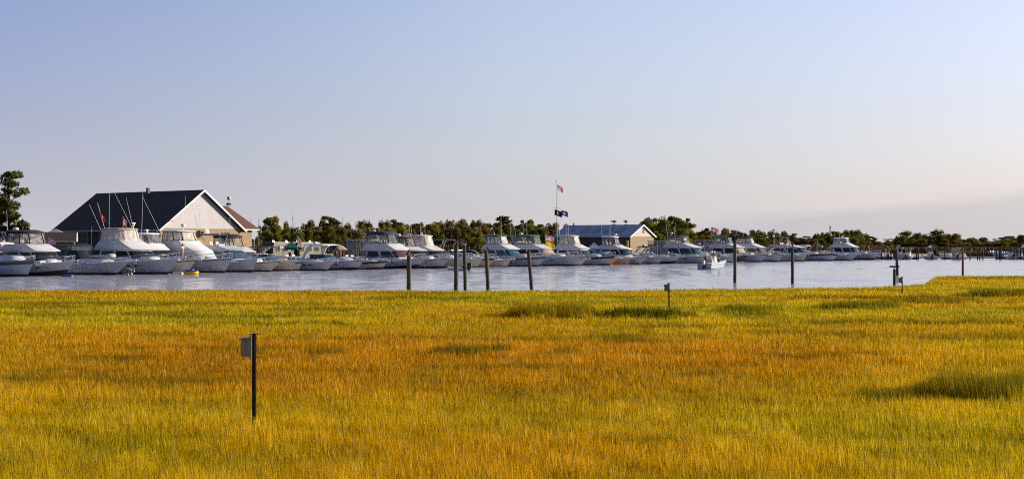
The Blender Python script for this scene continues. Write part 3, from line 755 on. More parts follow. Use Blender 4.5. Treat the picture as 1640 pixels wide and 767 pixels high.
def express(root, p):
    """low cruiser with raked windshield and optional arch, bimini or hardtop"""
    L = p.get('L', 9.5); B = p.get('B', 3.2); fb = p.get('fb', 1.35); rake = p.get('rake', 1.5)
    h = Hull(L, B, fb, fb * .72, rake, p.get('rise', 0))
    make_hull(root, h, p.get('hull'), p.get('bottom'), p.get('stripe'), p.get('boot'), rubm=p.get('rub'))
    if p.get('rail', True): bow_rail(root, h, q0=.5, ht=p.get('railh', .45))
    if p.get('pulpit', True): pulpit(root, h, p.get('pl', .6))
    if p.get('ports'): portholes(root, h, p['ports'])
    zd = fb * .86; wx = p.get('wx', -L * .38)
    a = plan(wx - 1.5, -.7, B * .34, zd + .02, 2.2); b = plan(wx - 1.5, -1.4, B * .26, zd + p.get('crown', .32), 2.0)
    mb = MB(); mb.loft([a, lerp_ring(a, b, .6, .03), b]); mb.build('foredeck_cabin', WHITE, root, smooth=40)
    mb = MB(); q = lerp_ring(a, b, 1.0); c = Vector((wx + 1.0, 0, zd + p.get('crown', .32) + .02)); mb.box(c, (.55, .55, .05)); mb.build('deck_hatch', GDARK, root)
    # windshield
    zw0 = zd + .10; zw1 = zw0 + p.get('wh', .75)
    a = plan(wx - 2.6, wx + .55, B * .42, zw0, 1.3); b = plan(wx - 2.6, wx - .45, B * .36, zw1, 1.0)
    mb = MB(); mb.loft([a, b], caps=False, closed=False); mb.build('windshield', p.get('glass', VGLASS), root, smooth=40)
    mb = MB(); mb.tube(b, .035, 5); mb.tube(a, .03, 5)
    for k in (1, 3, 5, 7): mb.tube([a[k], b[k]], .03, 4)
    mb.build('windshield_frame', p.get('wframe', CHROME), root)
    # cockpit coaming and seats
    for s_ in (1, -1):
        mb = MB(); mb.box(((wx - 2.4 - L + .4) / 2, s_ * B * .40, zd + .12), ((L - 2.8 + wx) if (L - 2.8 + wx) > .5 else .5, .25, .34)); mb.build('coaming', WHITE, root)
        mb = MB(); mb.box((wx - 1.6, s_ * B * .2, zd + .25), (.5, .6, .45)); mb.box((wx - 1.85, s_ * B * .2, zd + .65), (.14, .6, .6), ry=-.15); mb.build('seat', p.get('seat', CWHITE), root)
    zt = p.get('zt', zw1 + .85)
    if p.get('arch'):
        am = p.get('archm', WHITE); x = wx - 2.9
        mb = MB()
        for s_ in (1, -1):
            prof = [(x - 1.1, zd), (x - .8, zd + .7), (x - .1, zt - .35), (x + .5, zt)]; prof2 = [(x - .4, zd), (x - .2, zd + .7), (x + .4, zt - .42), (x + .9, zt - .06)]
            mb.loft([[Vector((a_[0], s_ * (B * .44), a_[1])), Vector((b_[0], s_ * (B * .44), b_[1])), Vector((b_[0], s_ * (B * .40), b_[1])), Vector((a_[0], s_ * (B * .40), a_[1]))] for a_, b_ in zip(prof, prof2)])
        mb.box((x + .7, 0, zt - .03), (.7, B * .86, .14)); mb.build('radar_arch', am, root)
    if p.get('top'):
        x1 = p.get('tx1', wx - .2); x0 = p.get('tx0', wx - 3.0)
        mb = MB(); mb.loft([plan(x0, x1, B * .42, zt, .7), plan(x0, x1, B * .42, zt + .08, .7), plan(x0 + .3, x1 - .4, B * .28, zt + .20, .5)]); mb.build(p.get('topname', 'bimini'), p['top'], root, smooth=40)
        for s_ in (1, -1):
            mb = MB(); mb.tube([(x0 + .1, s_ * B * .41, zt), (wx - 2.0, s_ * B * .42, zd + .1)], .025, 5); mb.tube([(x1 - .3, s_ * B * .40, zt), (wx - 2.0, s_ * B * .42, zd + .1)], .025, 5)
            mb.tube([(x1 - .1, s_ * B * .36, zt), (wx - .5, s_ * B * .36, zw1)], .025, 5); mb.build('top_frame', p.get('tframe', CHROME), root)
    if p.get('curt'):
        x1 = p.get('tx1', wx - .2); a = plan(wx - 2.6, wx - .4, B * .37, zw1, .8); b = plan(p.get('tx0', wx - 3) + .1, x1 - .15, B * .40, zt, .6)
        mb = MB(); mb.loft([a, b], caps=False, closed=False); mb.build('curtain', p.get('curtm', VCLEAR), root)
    if p.get('radar'): radar(root, (p.get('rx', wx - 2.3), 0, zt + .1), p['radar'])
    for (ax, ay, az, ln, lx, ly) in p.get('ants', []): antenna(root, (ax, ay, az), ln, (lx, ly))
    if p.get('cover'):
        mb = MB(); a = plan(wx - 3.4, wx + .7, B * .44, zd, 1.2); b = plan(wx - 3.2, wx - .3, B * .34, zd + .9, 1.0); c = plan(wx - 2.6, wx - .9, B * .05, zd + 1.15, .3); mb.loft([a, b, c]); mb.build('boat_cover', p['cover'], root, smooth=45)
    if p.get('flag'): boat_flag(root, p.get('flagp', (-L + .2, 0, fb * .75)), **p['flag'])
    return h

def outboard(root, x, y, z=.55, m=None, n=1):
    for k in range(n):
        yy = y + (k - (n - 1) / 2) * .7; e = bpy.data.objects
        mb = MB(); mb.loft([plan(x - .62, x - .02, .20, z, .2), plan(x - .68, x + .02, .24, z + .25, .2), plan(x - .6, x - .05, .20, z + .62, .25), plan(x - .5, x - .15, .10, z + .70, .15)]); c = mb.build('outboard_cowl', m or OUTB, root, smooth=45)
        mb = MB(); mb.box((x - .3, yy, z - .5), (.26, .14, 1.0)); mb.box((x - .1, yy, z - .05), (.25, .3, .3)); mb.build('outboard_leg', OUTB, root)
        c.location.y = yy
def console_boat(root, p):
    L = p.get('L', 6.6); B = p.get('B', 2.4); fb = p.get('fb', 1.05)
    h = Hull(L, B, fb, fb * .68, .9, 0)
    make_hull(root, h, p.get('hull'), p.get('bottom'), None, None, rubm=p.get('rub', WHITE))
    zd = fb * .72
    mb = MB(); mb.loft([plan(-L * .60, -L * .44, .42, zd, .15), plan(-L * .59, -L * .46, .38, zd + .95, .15)]); mb.build('console', WHITE, root, smooth=35)
    mb = MB(); mb.loft([plan(-L * .56, -L * .445, .36, zd + .96, .12), plan(-L * .57, -L * .48, .32, zd + 1.35, .12)], caps=False, closed=False); mb.build('windscreen', VGLASS, root)
    mb = MB(); mb.box((-L * .72, 0, zd + .30), (.5, .9, .6)); mb.box((-L * .76, 0, zd + .78), (.12, .9, .45), ry=-.1); mb.build('leaning_seat', CWHITE, root)
    if p.get('ttop', True):
        zt = zd + 2.0; x0, x1 = -L * .74, -L * .40
        mb = MB(); mb.loft([plan(x0, x1, B * .36, zt, .4), plan(x0, x1, B * .36, zt + .09, .4)]); mb.build('t_top', p.get('top', WHITE), root)
        for s_ in (1, -1):
            mb = MB(); mb.tube([(x0 + .3, s_ * .45, zd), (x0 + .2, s_ * .6, zt)], .03, 5); mb.tube([(x1 - .5, s_ * .45, zd), (x1 - .35, s_ * .6, zt)], .03, 5); mb.build('t_top_leg', p.get('legm', WHITE), root)
    if p.get('box'):
        mb = MB(); mb.lathe((-L * .57, 0, zd + 2.1), [(.4, 0), (.42, .2), (.2, .34), (.01, .36)], 10); mb.build('radar', WHITE, root)
    if p.get('curt'):
        mb = MB(); a = plan(-L * .74, -L * .42, B * .30, zd + .2, .3); b = plan(-L * .73, -L * .42, B * .33, zd + 2.0, .3); mb.loft([a, b], caps=False); mb.build('curtain', CTAN, root)
    outboard(root, -L, 0, .55, p.get('motor'), p.get('nm', 1))
    for (ax, ay, az, ln, lx, ly) in p.get('ants', []): antenna(root, (ax, ay, az), ln, (lx, ly))
    return h

US = dict(kind=FUS)
BT = []   # (stem u, style, name, label, category, params)
def bt(u, style, label, **p): BT.append((u, style, label, p))
bt(44, 'E', 'white motor yacht with dark band along its hull, cut by the left photo edge', L=11, B=3.9, fb=1.75, rake=1.25, stripe=CHARP, pulpit=False, wx=-4.9, crown=.65, wh=.9, glass=GDARK, top=WHITE, topname='hardtop', tx1=-4.0, tx0=-8, zt=3.35, rub=CHARP)
bt(104, 'C', 'white flybridge cruiser with charcoal bimini and enclosure, second from the left end', L=12, rise=1.6, fb=1.55, rake=1.6, pl=.55, f1=-3.7, f0=-7.6, vis=1.9, zh=2.55, zc=3.45, zt=4.75, enc='clear', ports=(.72,), arch=True, radar='dome', rx=-8.3, ants=[(-8.3, -1, 4.8, 2.2, -.1, 0)], flag=dict(kind=FUS, pole=2.6, w=1.1, h=.8), top=CBLACK, topth=.16)
bt(186, 'E', 'low white express cruiser with dark canvas windshield and stars-and-stripes at its stern', L=11.5, B=3.8, fb=1.5, rake=2.3, pl=1.0, wx=-5.0, crown=.42, wh=1.25, glass=GDARK, wframe=CBLACK, top=CBLACK, tx1=-5.6, tx0=-9.0, zt=3.15, curt=True, curtm=VGLASS, flag=dict(kind=FUS, pole=3.0, w=.9, h=.8), bottom=BLACKP, boot=CHARP)
bt(268, 'C', 'large white sportfishing boat with cloudy wrap-round flybridge curtains and outriggers', L=13.5, B=4.6, fb=1.8, rake=2.0, pl=1.0, f1=-5.0, f0=-8.9, vis=2.2, zh=2.7, zc=3.85, zt=5.25, enc='white', frame=CWHITE, top=CTAN, ports=(.70,), radar='array', mast=.45, rx=-5.6, flag=None, wband=(.35, .9),
   ants=[(-7.5, -1.9, 3.0, 5.6, -.48, -.1), (-7.5, -1.9, 3.2, 7.6, .02, 0), (-7.2, 1.9, 3.2, 6.2, -.42, .1), (-10.5, -1.9, 1.8, 3.6, .02, 0)])
bt(301, 'C', 'cream-lit flybridge boat with bare-frame hardtop, behind the large sportfishing boat', L=10.5, B=3.7, fb=1.65, rake=1.5, hull=CREAM, pl=.8, f1=-4.6, f0=-7.4, vis=.9, zh=2.65, zc=3.45, zt=4.75, enc='clear', frame=WHITE, top=WHITE, radar='array', rx=-7.0, glass=GDARK, bottom=REDP,
   ants=[(-6.2, -1.5, 3.0, 7.5, .04, 0), (-6.4, -1.5, 3.4, 7.2, -.52, -.1)])
bt(360, 'C', 'white convertible whose smooth white front slopes to the foredeck, black-framed hardtop enclosure', L=13, B=4.5, fb=1.8, rake=1.3, pulpit=False, f1=-5.0, f0=-8.6, vis=1.6, long=True, zh=2.6, zc=3.85, zt=5.1, enc='white', frame=CBLACK, top=WHITE, radar='dome', mast=.5, rx=-7.0, hfront=.6,
   ants=[(-7.8, -1.9, 3.2, 6.8, -.50, -.1), (-6.2, 1.6, 5.1, 3.4, -.3, 0), (-5.6, 1.2, 5.1, 3.4, -.38, 0), (-8.4, 1.6, 3.2, 6.0, 0, 0)])
bt(405, 'C', 'white cruiser with small navy bimini and long blue side glass', L=11.5, B=4.2, fb=1.7, rake=.9, pulpit=False, rise=.2, f1=-4.0, f0=-7.4, vis=2.2, zh=2.65, zc=3.3, zt=4.7, enc='bimini', top=CNAVY, glass=GBLUE, accent=NAVYP, hull=GREYH, bottom=BLACKP, wband=(.30, .92), hfront=1.6)
bt(433, 'C', 'flybridge boat with black-topped enclosure of clear curtains, just right of the clubhouse wall', L=10.5, B=3.7, fb=1.35, rake=1.9, pl=.9, f1=-4.6, f0=-8.4, vis=1.7, zh=2.4, zc=3.15, zt=4.45, enc='clear', frame=CBLACK, top=CBLACK, topth=.2, bottom=BLACKP, radar='array', rx=-9.0, hull=CREAM)
bt(468, 'E', 'small white cruiser with black swept canvas arch and green windshield', L=8.5, B=3.0, fb=1.45, rake=.8, pulpit=False, wx=-3.2, top=CBLACK, arch=True, archm=CWHITE, zt=2.95, glass=GTEAL, ants=[(-5.5, -1, 2.9, 2.6, 0, 0)], hull=CREAM)
bt(478, 'E', 'beige runabout bow with dark upper band, squeezed between two cruisers', L=6.5, B=2.5, fb=1.25, rake=.8, stripe=CHARP, pulpit=False, rail=False, hull=CREAM, wx=-3.0)
bt(524, 'E', 'low white express boat with two pale helm seats and two dark portholes', L=8.6, B=3.0, fb=1.25, rake=1.4, pl=.5, ports=(.62, .70), wx=-4.6, wh=.55, glass=GTEAL, seat=CWHITE)
bt(572, 'E', 'express cruiser with curved white hardtop and teal windshield beside the navy umbrella', L=11, B=3.8, fb=1.35, rake=1.2, rise=.8, ports=(.72,), wx=-4.6, wh=.8, crown=.42, glass=GTEAL, top=WHITE, topname='hardtop', arch=True, zt=3.25, tx1=-4.6, tx0=-8.2, radar='dome', rx=-7.6, flag=dict(kind=FUS, pole=3.6, w=.7, h=1.0, droop=.9))
bt(612, 'E', 'small white cuddy boat with black rub rail in front of the aft-deck cruiser', L=7.5, B=2.7, fb=1.15, rake=1.0, pl=.4, rub=BLACKP, stripe=BLACKP, wx=-4.0, wh=.6, glass=GTEAL, rise=1.0, hull=CREAM)
bt(668, 'C', 'big white aft-cabin cruiser with navy flybridge enclosure and radar ladder arch', L=13, B=4.4, fb=1.55, rake=1.6, rise=1.5, pl=.7, f1=-3.4, f0=-7.6, vis=1.9, zh=2.55, zc=3.65, zt=5.05, enc='clear', frame=CNAVY, top=CNAVY, topth=.22, hard=4.0, hardz=3.95, arch=True, radar='dome', rx=-8.0, wscover=CMAROON, ants=[(-7.8, 1, 5.1, 2.0, -.1, 0)])
bt(708, 'C', 'white flybridge cruiser with black bimini enclosure, next to the navy-topped aft-cabin boat', L=11.5, B=4.0, fb=1.5, rake=1.4, rise=.6, pl=.6, f1=-4.6, f0=-8.4, vis=1.6, zh=2.5, zc=3.2, zt=4.55, enc='clear', frame=CBLACK, top=CBLACK, arch=True, radar='dome', rx=-8.0, ants=[(-5.0, -1, 4.5, 1.9, -.1, 0)], hull=GREYH)
bt(746, 'C', 'cream-coloured sportfisher with full pale curtains, behind the two dark pilings', L=11.5, B=4.1, fb=1.6, rake=1.0, pulpit=False, ports=(.66,), f1=-5.6, f0=-8.6, vis=1.5, zh=2.5, zc=3.3, zt=4.85, enc='white', frame=CWHITE, top=CWHITE, radar='array', hull=CREAM, flag=dict(kind=FUS, pole=4.3, w=1.6, h=1.0, droop=.3))
bt(764, 'E', 'cruiser under a navy bimini with a navy sail cover, by the dark piling', L=9.5, B=3.4, fb=1.4, rake=1.2, wx=-5.2, top=CNAVY, zt=4.0, cover=CNAVY, tx1=-4.8, tx0=-7.8, hull=CREAM)
bt(783, 'E', 'white runabout with chrome rails and a cluttered cockpit, black hull band', L=9, B=3.2, fb=1.45, rake=1.1, stripe=BLACKP, wx=-4.2, arch=True, archm=CHROME, zt=2.6, seat=CNAVY, hull=CREAM, railh=.6)
bt(811, 'E', 'short cream bow with a pile of white fenders, below the green-curtained boat', L=7, B=2.6, fb=1.15, rake=1.0, wx=-3.9, wh=.4, hull=CREAM, railh=.25)
bt(862, 'C', 'sportfisher with dark green curtains and a white ladder, grey band along its hull', L=12.5, B=4.3, fb=1.65, rake=1.7, stripe=CHARP, rub=WHITE, pl=.4, f1=-5.3, f0=-8.6, vis=1.8, zh=2.65, zc=3.6, zt=5.0, enc='white', frame=CGREEN, top=CGREEN, arch=True, radar='array', rx=-8.4, glass=GBLUE, ants=[(-6.2, -1.2, 5.0, 3.2, 0, 0), (-6.0, 1.2, 5.0, 1.5, 0, 0)])
bt(921, 'C', 'long white cruiser with green flybridge top, by the yellow and striped flags', L=14, B=4.6, fb=1.75, rake=1.3, pl=.4, ports=(.72,), f1=-6.2, f0=-10.4, vis=2.2, zh=2.7, zc=3.6, zt=5.0, enc='clear', frame=CGREEN, top=CGREEN, topth=.14, radar='dome', rx=-10.6, arch=True, hard=1.6, wscover=CTAN)
bt(930, 'E', 'small pale bow in the gap left of the black-banded boat', L=6, B=2.3, fb=1.1, rake=1.3, wx=-3.4, wh=.4, hull=CREAM, rail=False)
bt(977, 'C', 'flybridge boat with tall tan enclosure and black band around its hull', L=11.5, B=4.0, fb=1.6, rake=1.0, pulpit=False, stripe=BLACKP, rub=BLACKP, f1=-5.4, f0=-9.0, vis=1.6, zh=2.7, zc=3.55, zt=5.1, enc='white', frame=CTAN, top=CWHITE, wband=(.4, .85))
bt(980, 'E', 'orange-bowed runabout with black folding top', L=8, B=2.7, fb=1.25, rake=1.5, hull=ORANGE, bottom=ORANGE, pulpit=False, wx=-3.6, top=CBLACK, zt=2.4, hx=1)
bt(1006, 'E', 'taupe-hulled day boat just right of the orange bow', L=7.5, B=2.7, fb=1.2, rake=.8, hull=TAUPE, wx=-3.6, top=CTEAL, zt=2.1, bottom=ORANGE)
bt(1025, 'C', 'white flybridge boat with tall black-framed enclosure, in front of the metal shed gable', L=11, B=3.9, fb=1.45, rake=1.9, pl=.4, f1=-3.6, f0=-6.8, vis=1.9, zh=2.7, zc=3.5, zt=5.0, enc='clear', frame=CBLACK, top=WHITE, radar='dome', rx=-5.0, ports=(.72,), hull=GREYH)
bt(1054, 'E', 'white cruiser with grey lower hull and blue boot line, right of the shed', L=9, B=3.2, fb=1.35, rake=1.4, boot=RUBBERB, ports=(.66,), wx=-4.4, hull=GREYH, arch=True, zt=2.7)
bt(1080, 'E', 'express cruiser with black canvas under white arch, dome radar on top', L=9.5, B=3.3, fb=1.4, rake=1.2, rise=1.5, wx=-4.0, wh=.7, arch=True, top=CBLACK, zt=3.0, radar='dome', tx1=-4.3)
bt(1128, 'E', 'low cream cruiser hull with two portholes behind the small passing boat', L=10.5, B=3.3, fb=1.4, rake=1.5, ports=(.62, .68), hull=CREAM, wx=-5.4, wh=.5, glass=GTEAL)
bt(1146, 'C', 'aft-deck cruiser with navy-topped flybridge and teal cabin glass', L=13.5, B=4.4, fb=1.6, rake=1.2, f1=-5.2, f0=-9.4, vis=2.4, zh=2.9, zc=3.8, zt=5.2, enc='clear', frame=CWHITE, top=CNAVY, topth=.14, hard=4.5, hardz=4.2, glass=GTEAL, radar='dome', rx=-9.6, mast=.5)
bt(1172, 'E', 'white express boat with navy canvas and slanted white arch, left of the tall piling', L=9, B=3.2, fb=1.4, rake=1.4, wx=-4.8, arch=True, top=CNAVY, zt=3.3, radar='dome')
bt(1190, 'E', 'small boat with a deep navy hull behind the tall channel piling', L=8, B=2.9, fb=1.5, rake=1.2, hull=NAVYP, wx=-4.6, wh=.5, bottom=WHITE, rub=WHITE)
bt(1219, 'C', 'large white cruiser with aft hardtop and swept side windows, behind the tall piling', L=14.5, B=4.6, fb=1.65, rake=1.7, pl=.9, f1=-5.8, f0=-9.8, vis=2.4, zh=2.9, zc=3.9, zt=5.3, enc='clear', frame=CNAVY, top=CGREEN, hard=4.2, hardz=4.4, radar='dome', rx=-9.9, mast=.4, flag=dict(kind=FUS, pole=5.0, w=1.6, h=.9, droop=.3), flagp=(-11, 0, 2.2), wscover=CTAN)
bt(1247, 'C', 'white flybridge boat with black top and bright cloudy front curtain', L=12, B=4.1, fb=1.6, rake=1.2, pl=.4, f1=-4.8, f0=-8.6, vis=2.2, zh=2.9, zc=3.9, zt=5.1, enc='white', frame=CBLACK, top=CBLACK, topth=.12, wscover=CMAROON)
bt(1288, 'E', 'cream-hulled cruiser with navy canvas left of the stubby channel piling', L=10, B=3.4, fb=1.45, rake=.6, hull=CREAM, wx=-5.6, arch=True, top=CNAVY, zt=3.0, radar='array', flag=dict(kind=FUS, pole=3.4, w=1.0, h=1.1, droop=.8), flagp=(-3.2, -1.2, 1.6))
bt(1329, 'C', 'long motor yacht with a wide open black bimini and dark hull window', L=16, B=4.8, fb=1.75, rake=1.2, pulpit=False, f1=-8.6, f0=-12.6, vis=3.2, zh=2.9, zc=3.7, zt=5.35, enc='bimini', top=CBLACK, stripe=BLACKP, glass=GDARK, radar='dome', rx=-13.5, hfront=1.6)
bt(1334, 'E', 'small cruiser with a rounded white hardtop, behind the long motor yacht', L=9.5, B=3.2, fb=1.5, rake=1.5, wx=-5.4, top=WHITE, topname='hardtop', zt=3.3, bottom=BLACKP, stripe=BLACKP, hull=CREAM)
bt(1364, 'E', 'low white cruiser in front of the last flybridge boat', L=9.5, B=3.2, fb=1.45, rake=1.6, pl=.6, wx=-5.0, wh=.6, top=CNAVY, zt=2.8, radar='dome')
bt(1400, 'C', 'white convertible with square flybridge enclosure at the right end of the row', L=14, B=4.6, fb=1.75, rake=1.7, rise=.7, pulpit=False, f1=-5.4, f0=-9.2, vis=1.9, zh=3.0, zc=4.0, zt=5.35, enc='clear', frame=WHITE, top=WHITE, radar='dome', rx=-8.0, hull=GREYH, bottom=BLACKP)

def u_of(t_, b):
    p = off(t_, b); return 820 + F * p.x / p.y
def solve_t(u, b=0.0):
    lo, hi = -80, 420
    for _ in range(50):
        mid = (lo + hi) / 2
        if u_of(mid, b) < u: lo = mid
        else: hi = mid
    return lo
def solve_b(u, t_):
    lo, hi = -40, 40
    for _ in range(50):
        mid = (lo + hi) / 2
        if u_of(t_, mid) < u: lo = mid
        else: hi = mid
    return lo
tt = [solve_t(b_[0]) for b_ in BT]
Bs = [b_[3].get('B', 4.1 if b_[1] == 'C' else 3.2) for b_ in BT]
for it in range(600):     # push neighbours apart until hulls clear each other
    for i in range(len(tt) - 1):
        need = (Bs[i] + Bs[i + 1]) / 2 + .35; d = tt[i + 1] - tt[i]
        if d < need: e = (need - d) / 2; tt[i] -= e; tt[i + 1] += e
shift = tt[0] - solve_t(BT[0][0])
rr_ = random.Random(5)
BOATS = {}
for i, (u, st, label, p) in enumerate(BT):
    b = solve_b(u, tt[i]); loc = off(tt[i], b)
    root = empty('motor_boat' if st == 'E' else 'flybridge_boat', loc, ROWRZ + R(rr_.uniform(-1.2, 1.2)), label, 'motor boat', 'motor boats moored in a row along the dock')
    p['hobj'] = (convertible if st == 'C' else express)(root, p)
    BOATS[u] = (root, tt[i], b, p)
    print('boat', i, u, 't=%.1f b=%.1f' % (tt[i], b))
# ------------------------------------------------------------------ docks
PLANK = mat('dock_planks', (.30, .26, .21), .85, var=.35, vscale=5, stretch=(1, 6, 1))
PILE = mat('piling_wood', (.085, .07, .06), .9, var=.5, vscale=6, stretch=(2, 2, .3), bump=.6)
PILEY = mat('piling_yellow', (.45, .38, .14), .85, var=.3, vscale=5, stretch=(2, 2, .3))
PILEG = mat('piling_green', (.055, .075, .04), .9, var=.5, vscale=6, stretch=(2, 2, .3), bump=.6)
ALGAE = mat('piling_wet', (.025, .03, .022), .6, var=.4, vscale=8)
def long_box(name, a, b, w, z0, z1, m, parent=None):
    d = (b - a); L_ = d.length; d.normalize(); s_ = Vector((-d.y, d.x, 0)) * w / 2
    mb = MB(); mb.loft([[a + s_ + Vector((0, 0, z0)), a - s_ + Vector((0, 0, z0)), a - s_ + Vector((0, 0, z1)), a + s_ + Vector((0, 0, z1))],
                        [b + s_ + Vector((0, 0, z0)), b - s_ + Vector((0, 0, z0)), b - s_ + Vector((0, 0, z1)), b + s_ + Vector((0, 0, z1))]])
    return mb.build(name, m, parent)
dk = empty('dock', off(-30, -17.2), 0, 'long plank dock running behind the sterns of the moored boats', 'dock')
long_box('walkway', Vector((0, 0, 0)), rdir * 275, 2.2, .62, .80, PLANK, dk)
def dock_pile(root_name, p, z1, r, m, label, group, lean=(0, 0), wet=.35, cat='piling', ragged=0):
    mb = MB(); n = 10; rings = []
    for i in range(7):
        q = i / 6; z = -1.0 + (z1 + 1.0) * q; rr = r * (1.04 - .06 * q + .03 * math.sin(q * 9))
        ring_ = []
        for k in range(n):
            a = 2 * math.pi * k / n; rj = rr * (1 + .05 * math.sin(k * 2.3 + q * 3))
            ring_.append(Vector((rj * math.cos(a) + lean[0] * q, rj * math.sin(a) + lean[1] * q, z + (ragged * (.5 + .5 * math.sin(k * 1.9)) if i == 6 else 0))))
        rings.append(ring_)
    mb.loft(rings); o = mb.build('piling', m, None, smooth=50, loc=p)
    tag(o, label, cat, group)
    mb = MB(); mb.loft([[v * 1 + Vector(((v.x) * .05, (v.y) * .05, 0)) for v in rings[0]], [Vector((math.cos(2 * math.pi * k / n) * r * 1.09 + lean[0] * (1 + wet) / (z1 + 1), math.sin(2 * math.pi * k / n) * r * 1.09 + lean[1] * (1 + wet) / (z1 + 1), wet + .06 * math.sin(k * 2.1))) for k in range(n)]])
    c = mb.build('algae_band', ALGAE, o, smooth=50); 
    return o
# mooring pilings between the boats
rp = random.Random(3)
for (u, ytop, m) in ((407, 402, PILEY), (344, 401, PILE), (464, 404, PILE), (541, 402.5, PILEY), (565, 402, PILEY), (599, 401, PILEG), (478, 400, PILEG), (755, 404, PILE), (858, 399, PILE), (887, 400, PILE), (1005, 385, PILEY), (1057, 398, PILEG), (1110, 399, PILE)):
    D = row_depth(u) + 14; z1 = zpix(ytop, D)
    side = {407: 'just right of the clubhouse corner', 344: 'behind the blue-windowed cruiser', 464: 'beside the small boat with black canvas arch', 541: 'in front of the navy umbrella', 565: 'left of the big aft-cabin cruiser', 599: 'behind the rail of the aft-cabin cruiser', 478: 'behind the two pale helm seats', 755: 'near the silver parked car', 858: 'behind the green-curtained sportfisher', 887: 'below the yellow flag', 1005: 'against the long wall of the metal shed', 1057: 'right of the metal shed gable', 1110: 'behind the aft-deck cruiser with teal glass'}[u]
    dock_pile('piling', at(u, D), z1, .17, m, ('yellowish' if m is PILEY else 'greenish' if m is PILEG else 'brown') + ' mooring piling ' + side, 'mooring pilings between the boats', wet=.5)
# channel pilings beyond the marsh edge
POSTS = [(655, 655, 410, 92, .148, PILE, 'squat brown-grey piling, farthest left in the channel, hunched bird on top', 0),
         (730.5, 730.5, 392.6, 95, .142, PILE, 'tall dark piling, left one of the close pair', 0),
         (746, 744, 392, 97, .118, PILEG, 'tall greenish piling with flat cap, right one of the close pair', 0),
         (783.5, 779.5, 402, 95, .130, PILE, 'weathered grey piling leaning left, just right of the close pair', .05),
         (854, 848, 404, 98, .125, PILE, 'dark leaning piling with broken ragged top', .22),
         (1177, 1177, 384, 120.7, .135, PILE, 'tall dark piling whose bird holds its wings out flat', 0),
         (1269.5, 1269, 396.5, 114.6, .125, PILEG, 'green-black piling with a small pale-breasted bird, right of the tall one', 0),
         (1438, 1436, 399, 150, .155, PILE, 'thick dark piling with a box nailed on its side, beside the short stub', 0),
         (1432.5, 1432.5, 431, 112, .115, PILE, 'short stub piling in front of the thick dark one', 0),
         (1542, 1542, 403, 145, .115, mat('piling_reddish', (.24, .055, .045), .8, var=.4, vscale=6), 'lone reddish-dark piling beyond the raised far-right marsh', 0)]
POSTTOP = []
for (ub, ut, yt, D, r, m, lb, rag) in POSTS:
    z1 = zpix(yt, D); lean = ((ut - ub) / F * D * 1.25, 0)
    dock_pile('piling', at(ub, D), z1, r, m, lb, 'channel pilings standing beyond the marsh grass', lean=lean, wet=.55, ragged=rag)
    POSTTOP.append(at(ub, D, z1) + Vector((lean[0], 0, 0)))
    if ub == 746:
        mb = MB(); mb.lathe((0, 0, 0), [(.13, 0), (.14, .02), (.13, .05), (.02, .07)], 10); c = mb.build('cap', ALU, bpy.data.objects[[o.name for o in COL.objects if o.name.startswith('piling')][-1]], loc=(lean[0], 0, z1))
mb = MB(); mb.box((0, 0, 0), (.24, .2, .62)); bx = mb.build('nailed_box', PILE, None, loc=at(1436, 150, zpix(409.5, 150)) + Vector((-.26, -.02, 0))); tag(bx, 'dark box fixed to the left side of the thick channel piling', 'box')
# far dock on the right
fd = empty('dock', at(1398, 346), 0, 'low far dock lined with thin pilings at the right', 'dock')
long_box('walkway', Vector((0, 0, 0)), at(1800, 346) - at(1398, 346), 1.8, .30, .52, PLANK, fd)
for k, (u, yt) in enumerate([(1411.5, 402), (1427, 403), (1468, 402), (1470.6, 399), (1494, 402), (1513.3, 402), (1537.6, 402), (1553.5, 399), (1565.6, 399.5), (1569, 400), (1574.2, 399), (1595.6, 399), (1601, 397), (1603.4, 394), (1618, 399), (1624.5, 395), (1629, 397), (1634.5, 394), (1639.5, 396), (1655, 397), (1671, 396)]):
    dock_pile('piling', at(u, 344.5), zpix(yt, 344.5), .15, PILE, 'thin dark piling standing along the far small-boat dock', 'thin pilings along the far small-boat dock', wet=.3)

# small boats at the far dock, sterns mostly towards us
def far_boat(u, D, az, label, cat='small boat', **p):
    r_ = empty('console_boat', at(u, D), R(90) - R(az), label, cat, 'small boats at the far dock')
    console_boat(r_, p); return r_
far_boat(1420, 352, 12, 'small white boat with dark canvas at the left end of the far dock', top=CBLACK, L=6.5)
far_boat(1431, 352, 60, 'sunlit white skiff low beside the dark-canvas boat', ttop=False, L=5.5)
far_boat(1445.5, 350, 25, 'white boat with white T-top just right of the thick channel piling', L=6.8)
far_boat(1461, 350, 28, 'white boat with a dark-edged T-top, next to the white one', top=GREYH, L=6.8)
far_boat(1470, 347, 80, 'cream skiff seen side-on between the T-top boats', ttop=False, hull=CREAM, L=5.5)
far_boat(1484, 345, 8, 'largest far boat, blue-shadowed stern and radar ball on its T-top', box=True, L=8.4, B=2.9, fb=1.25)
r_ = empty('cabin_boat', at(1508, 352), R(-150), 'cream cabin boat with black canvas and chrome arch at the far dock', 'small boat', 'small boats at the far dock'); express(r_, dict(L=7.5, B=2.9, fb=1.3, rake=1.0, hull=CREAM, top=CBLACK, zt=2.6, wx=-3.6, pulpit=False))
far_boat(1527, 346, 10, 'small boat with tan curtained console at the far dock', curt=True, L=7.0, B=2.5)
far_boat(1612, 348, 8, 'boat with red-capped outboard among the crowded right-hand pilings', motor=mat('red_cowl', (.30, .02, .02), .3), ttop=False, L=7)
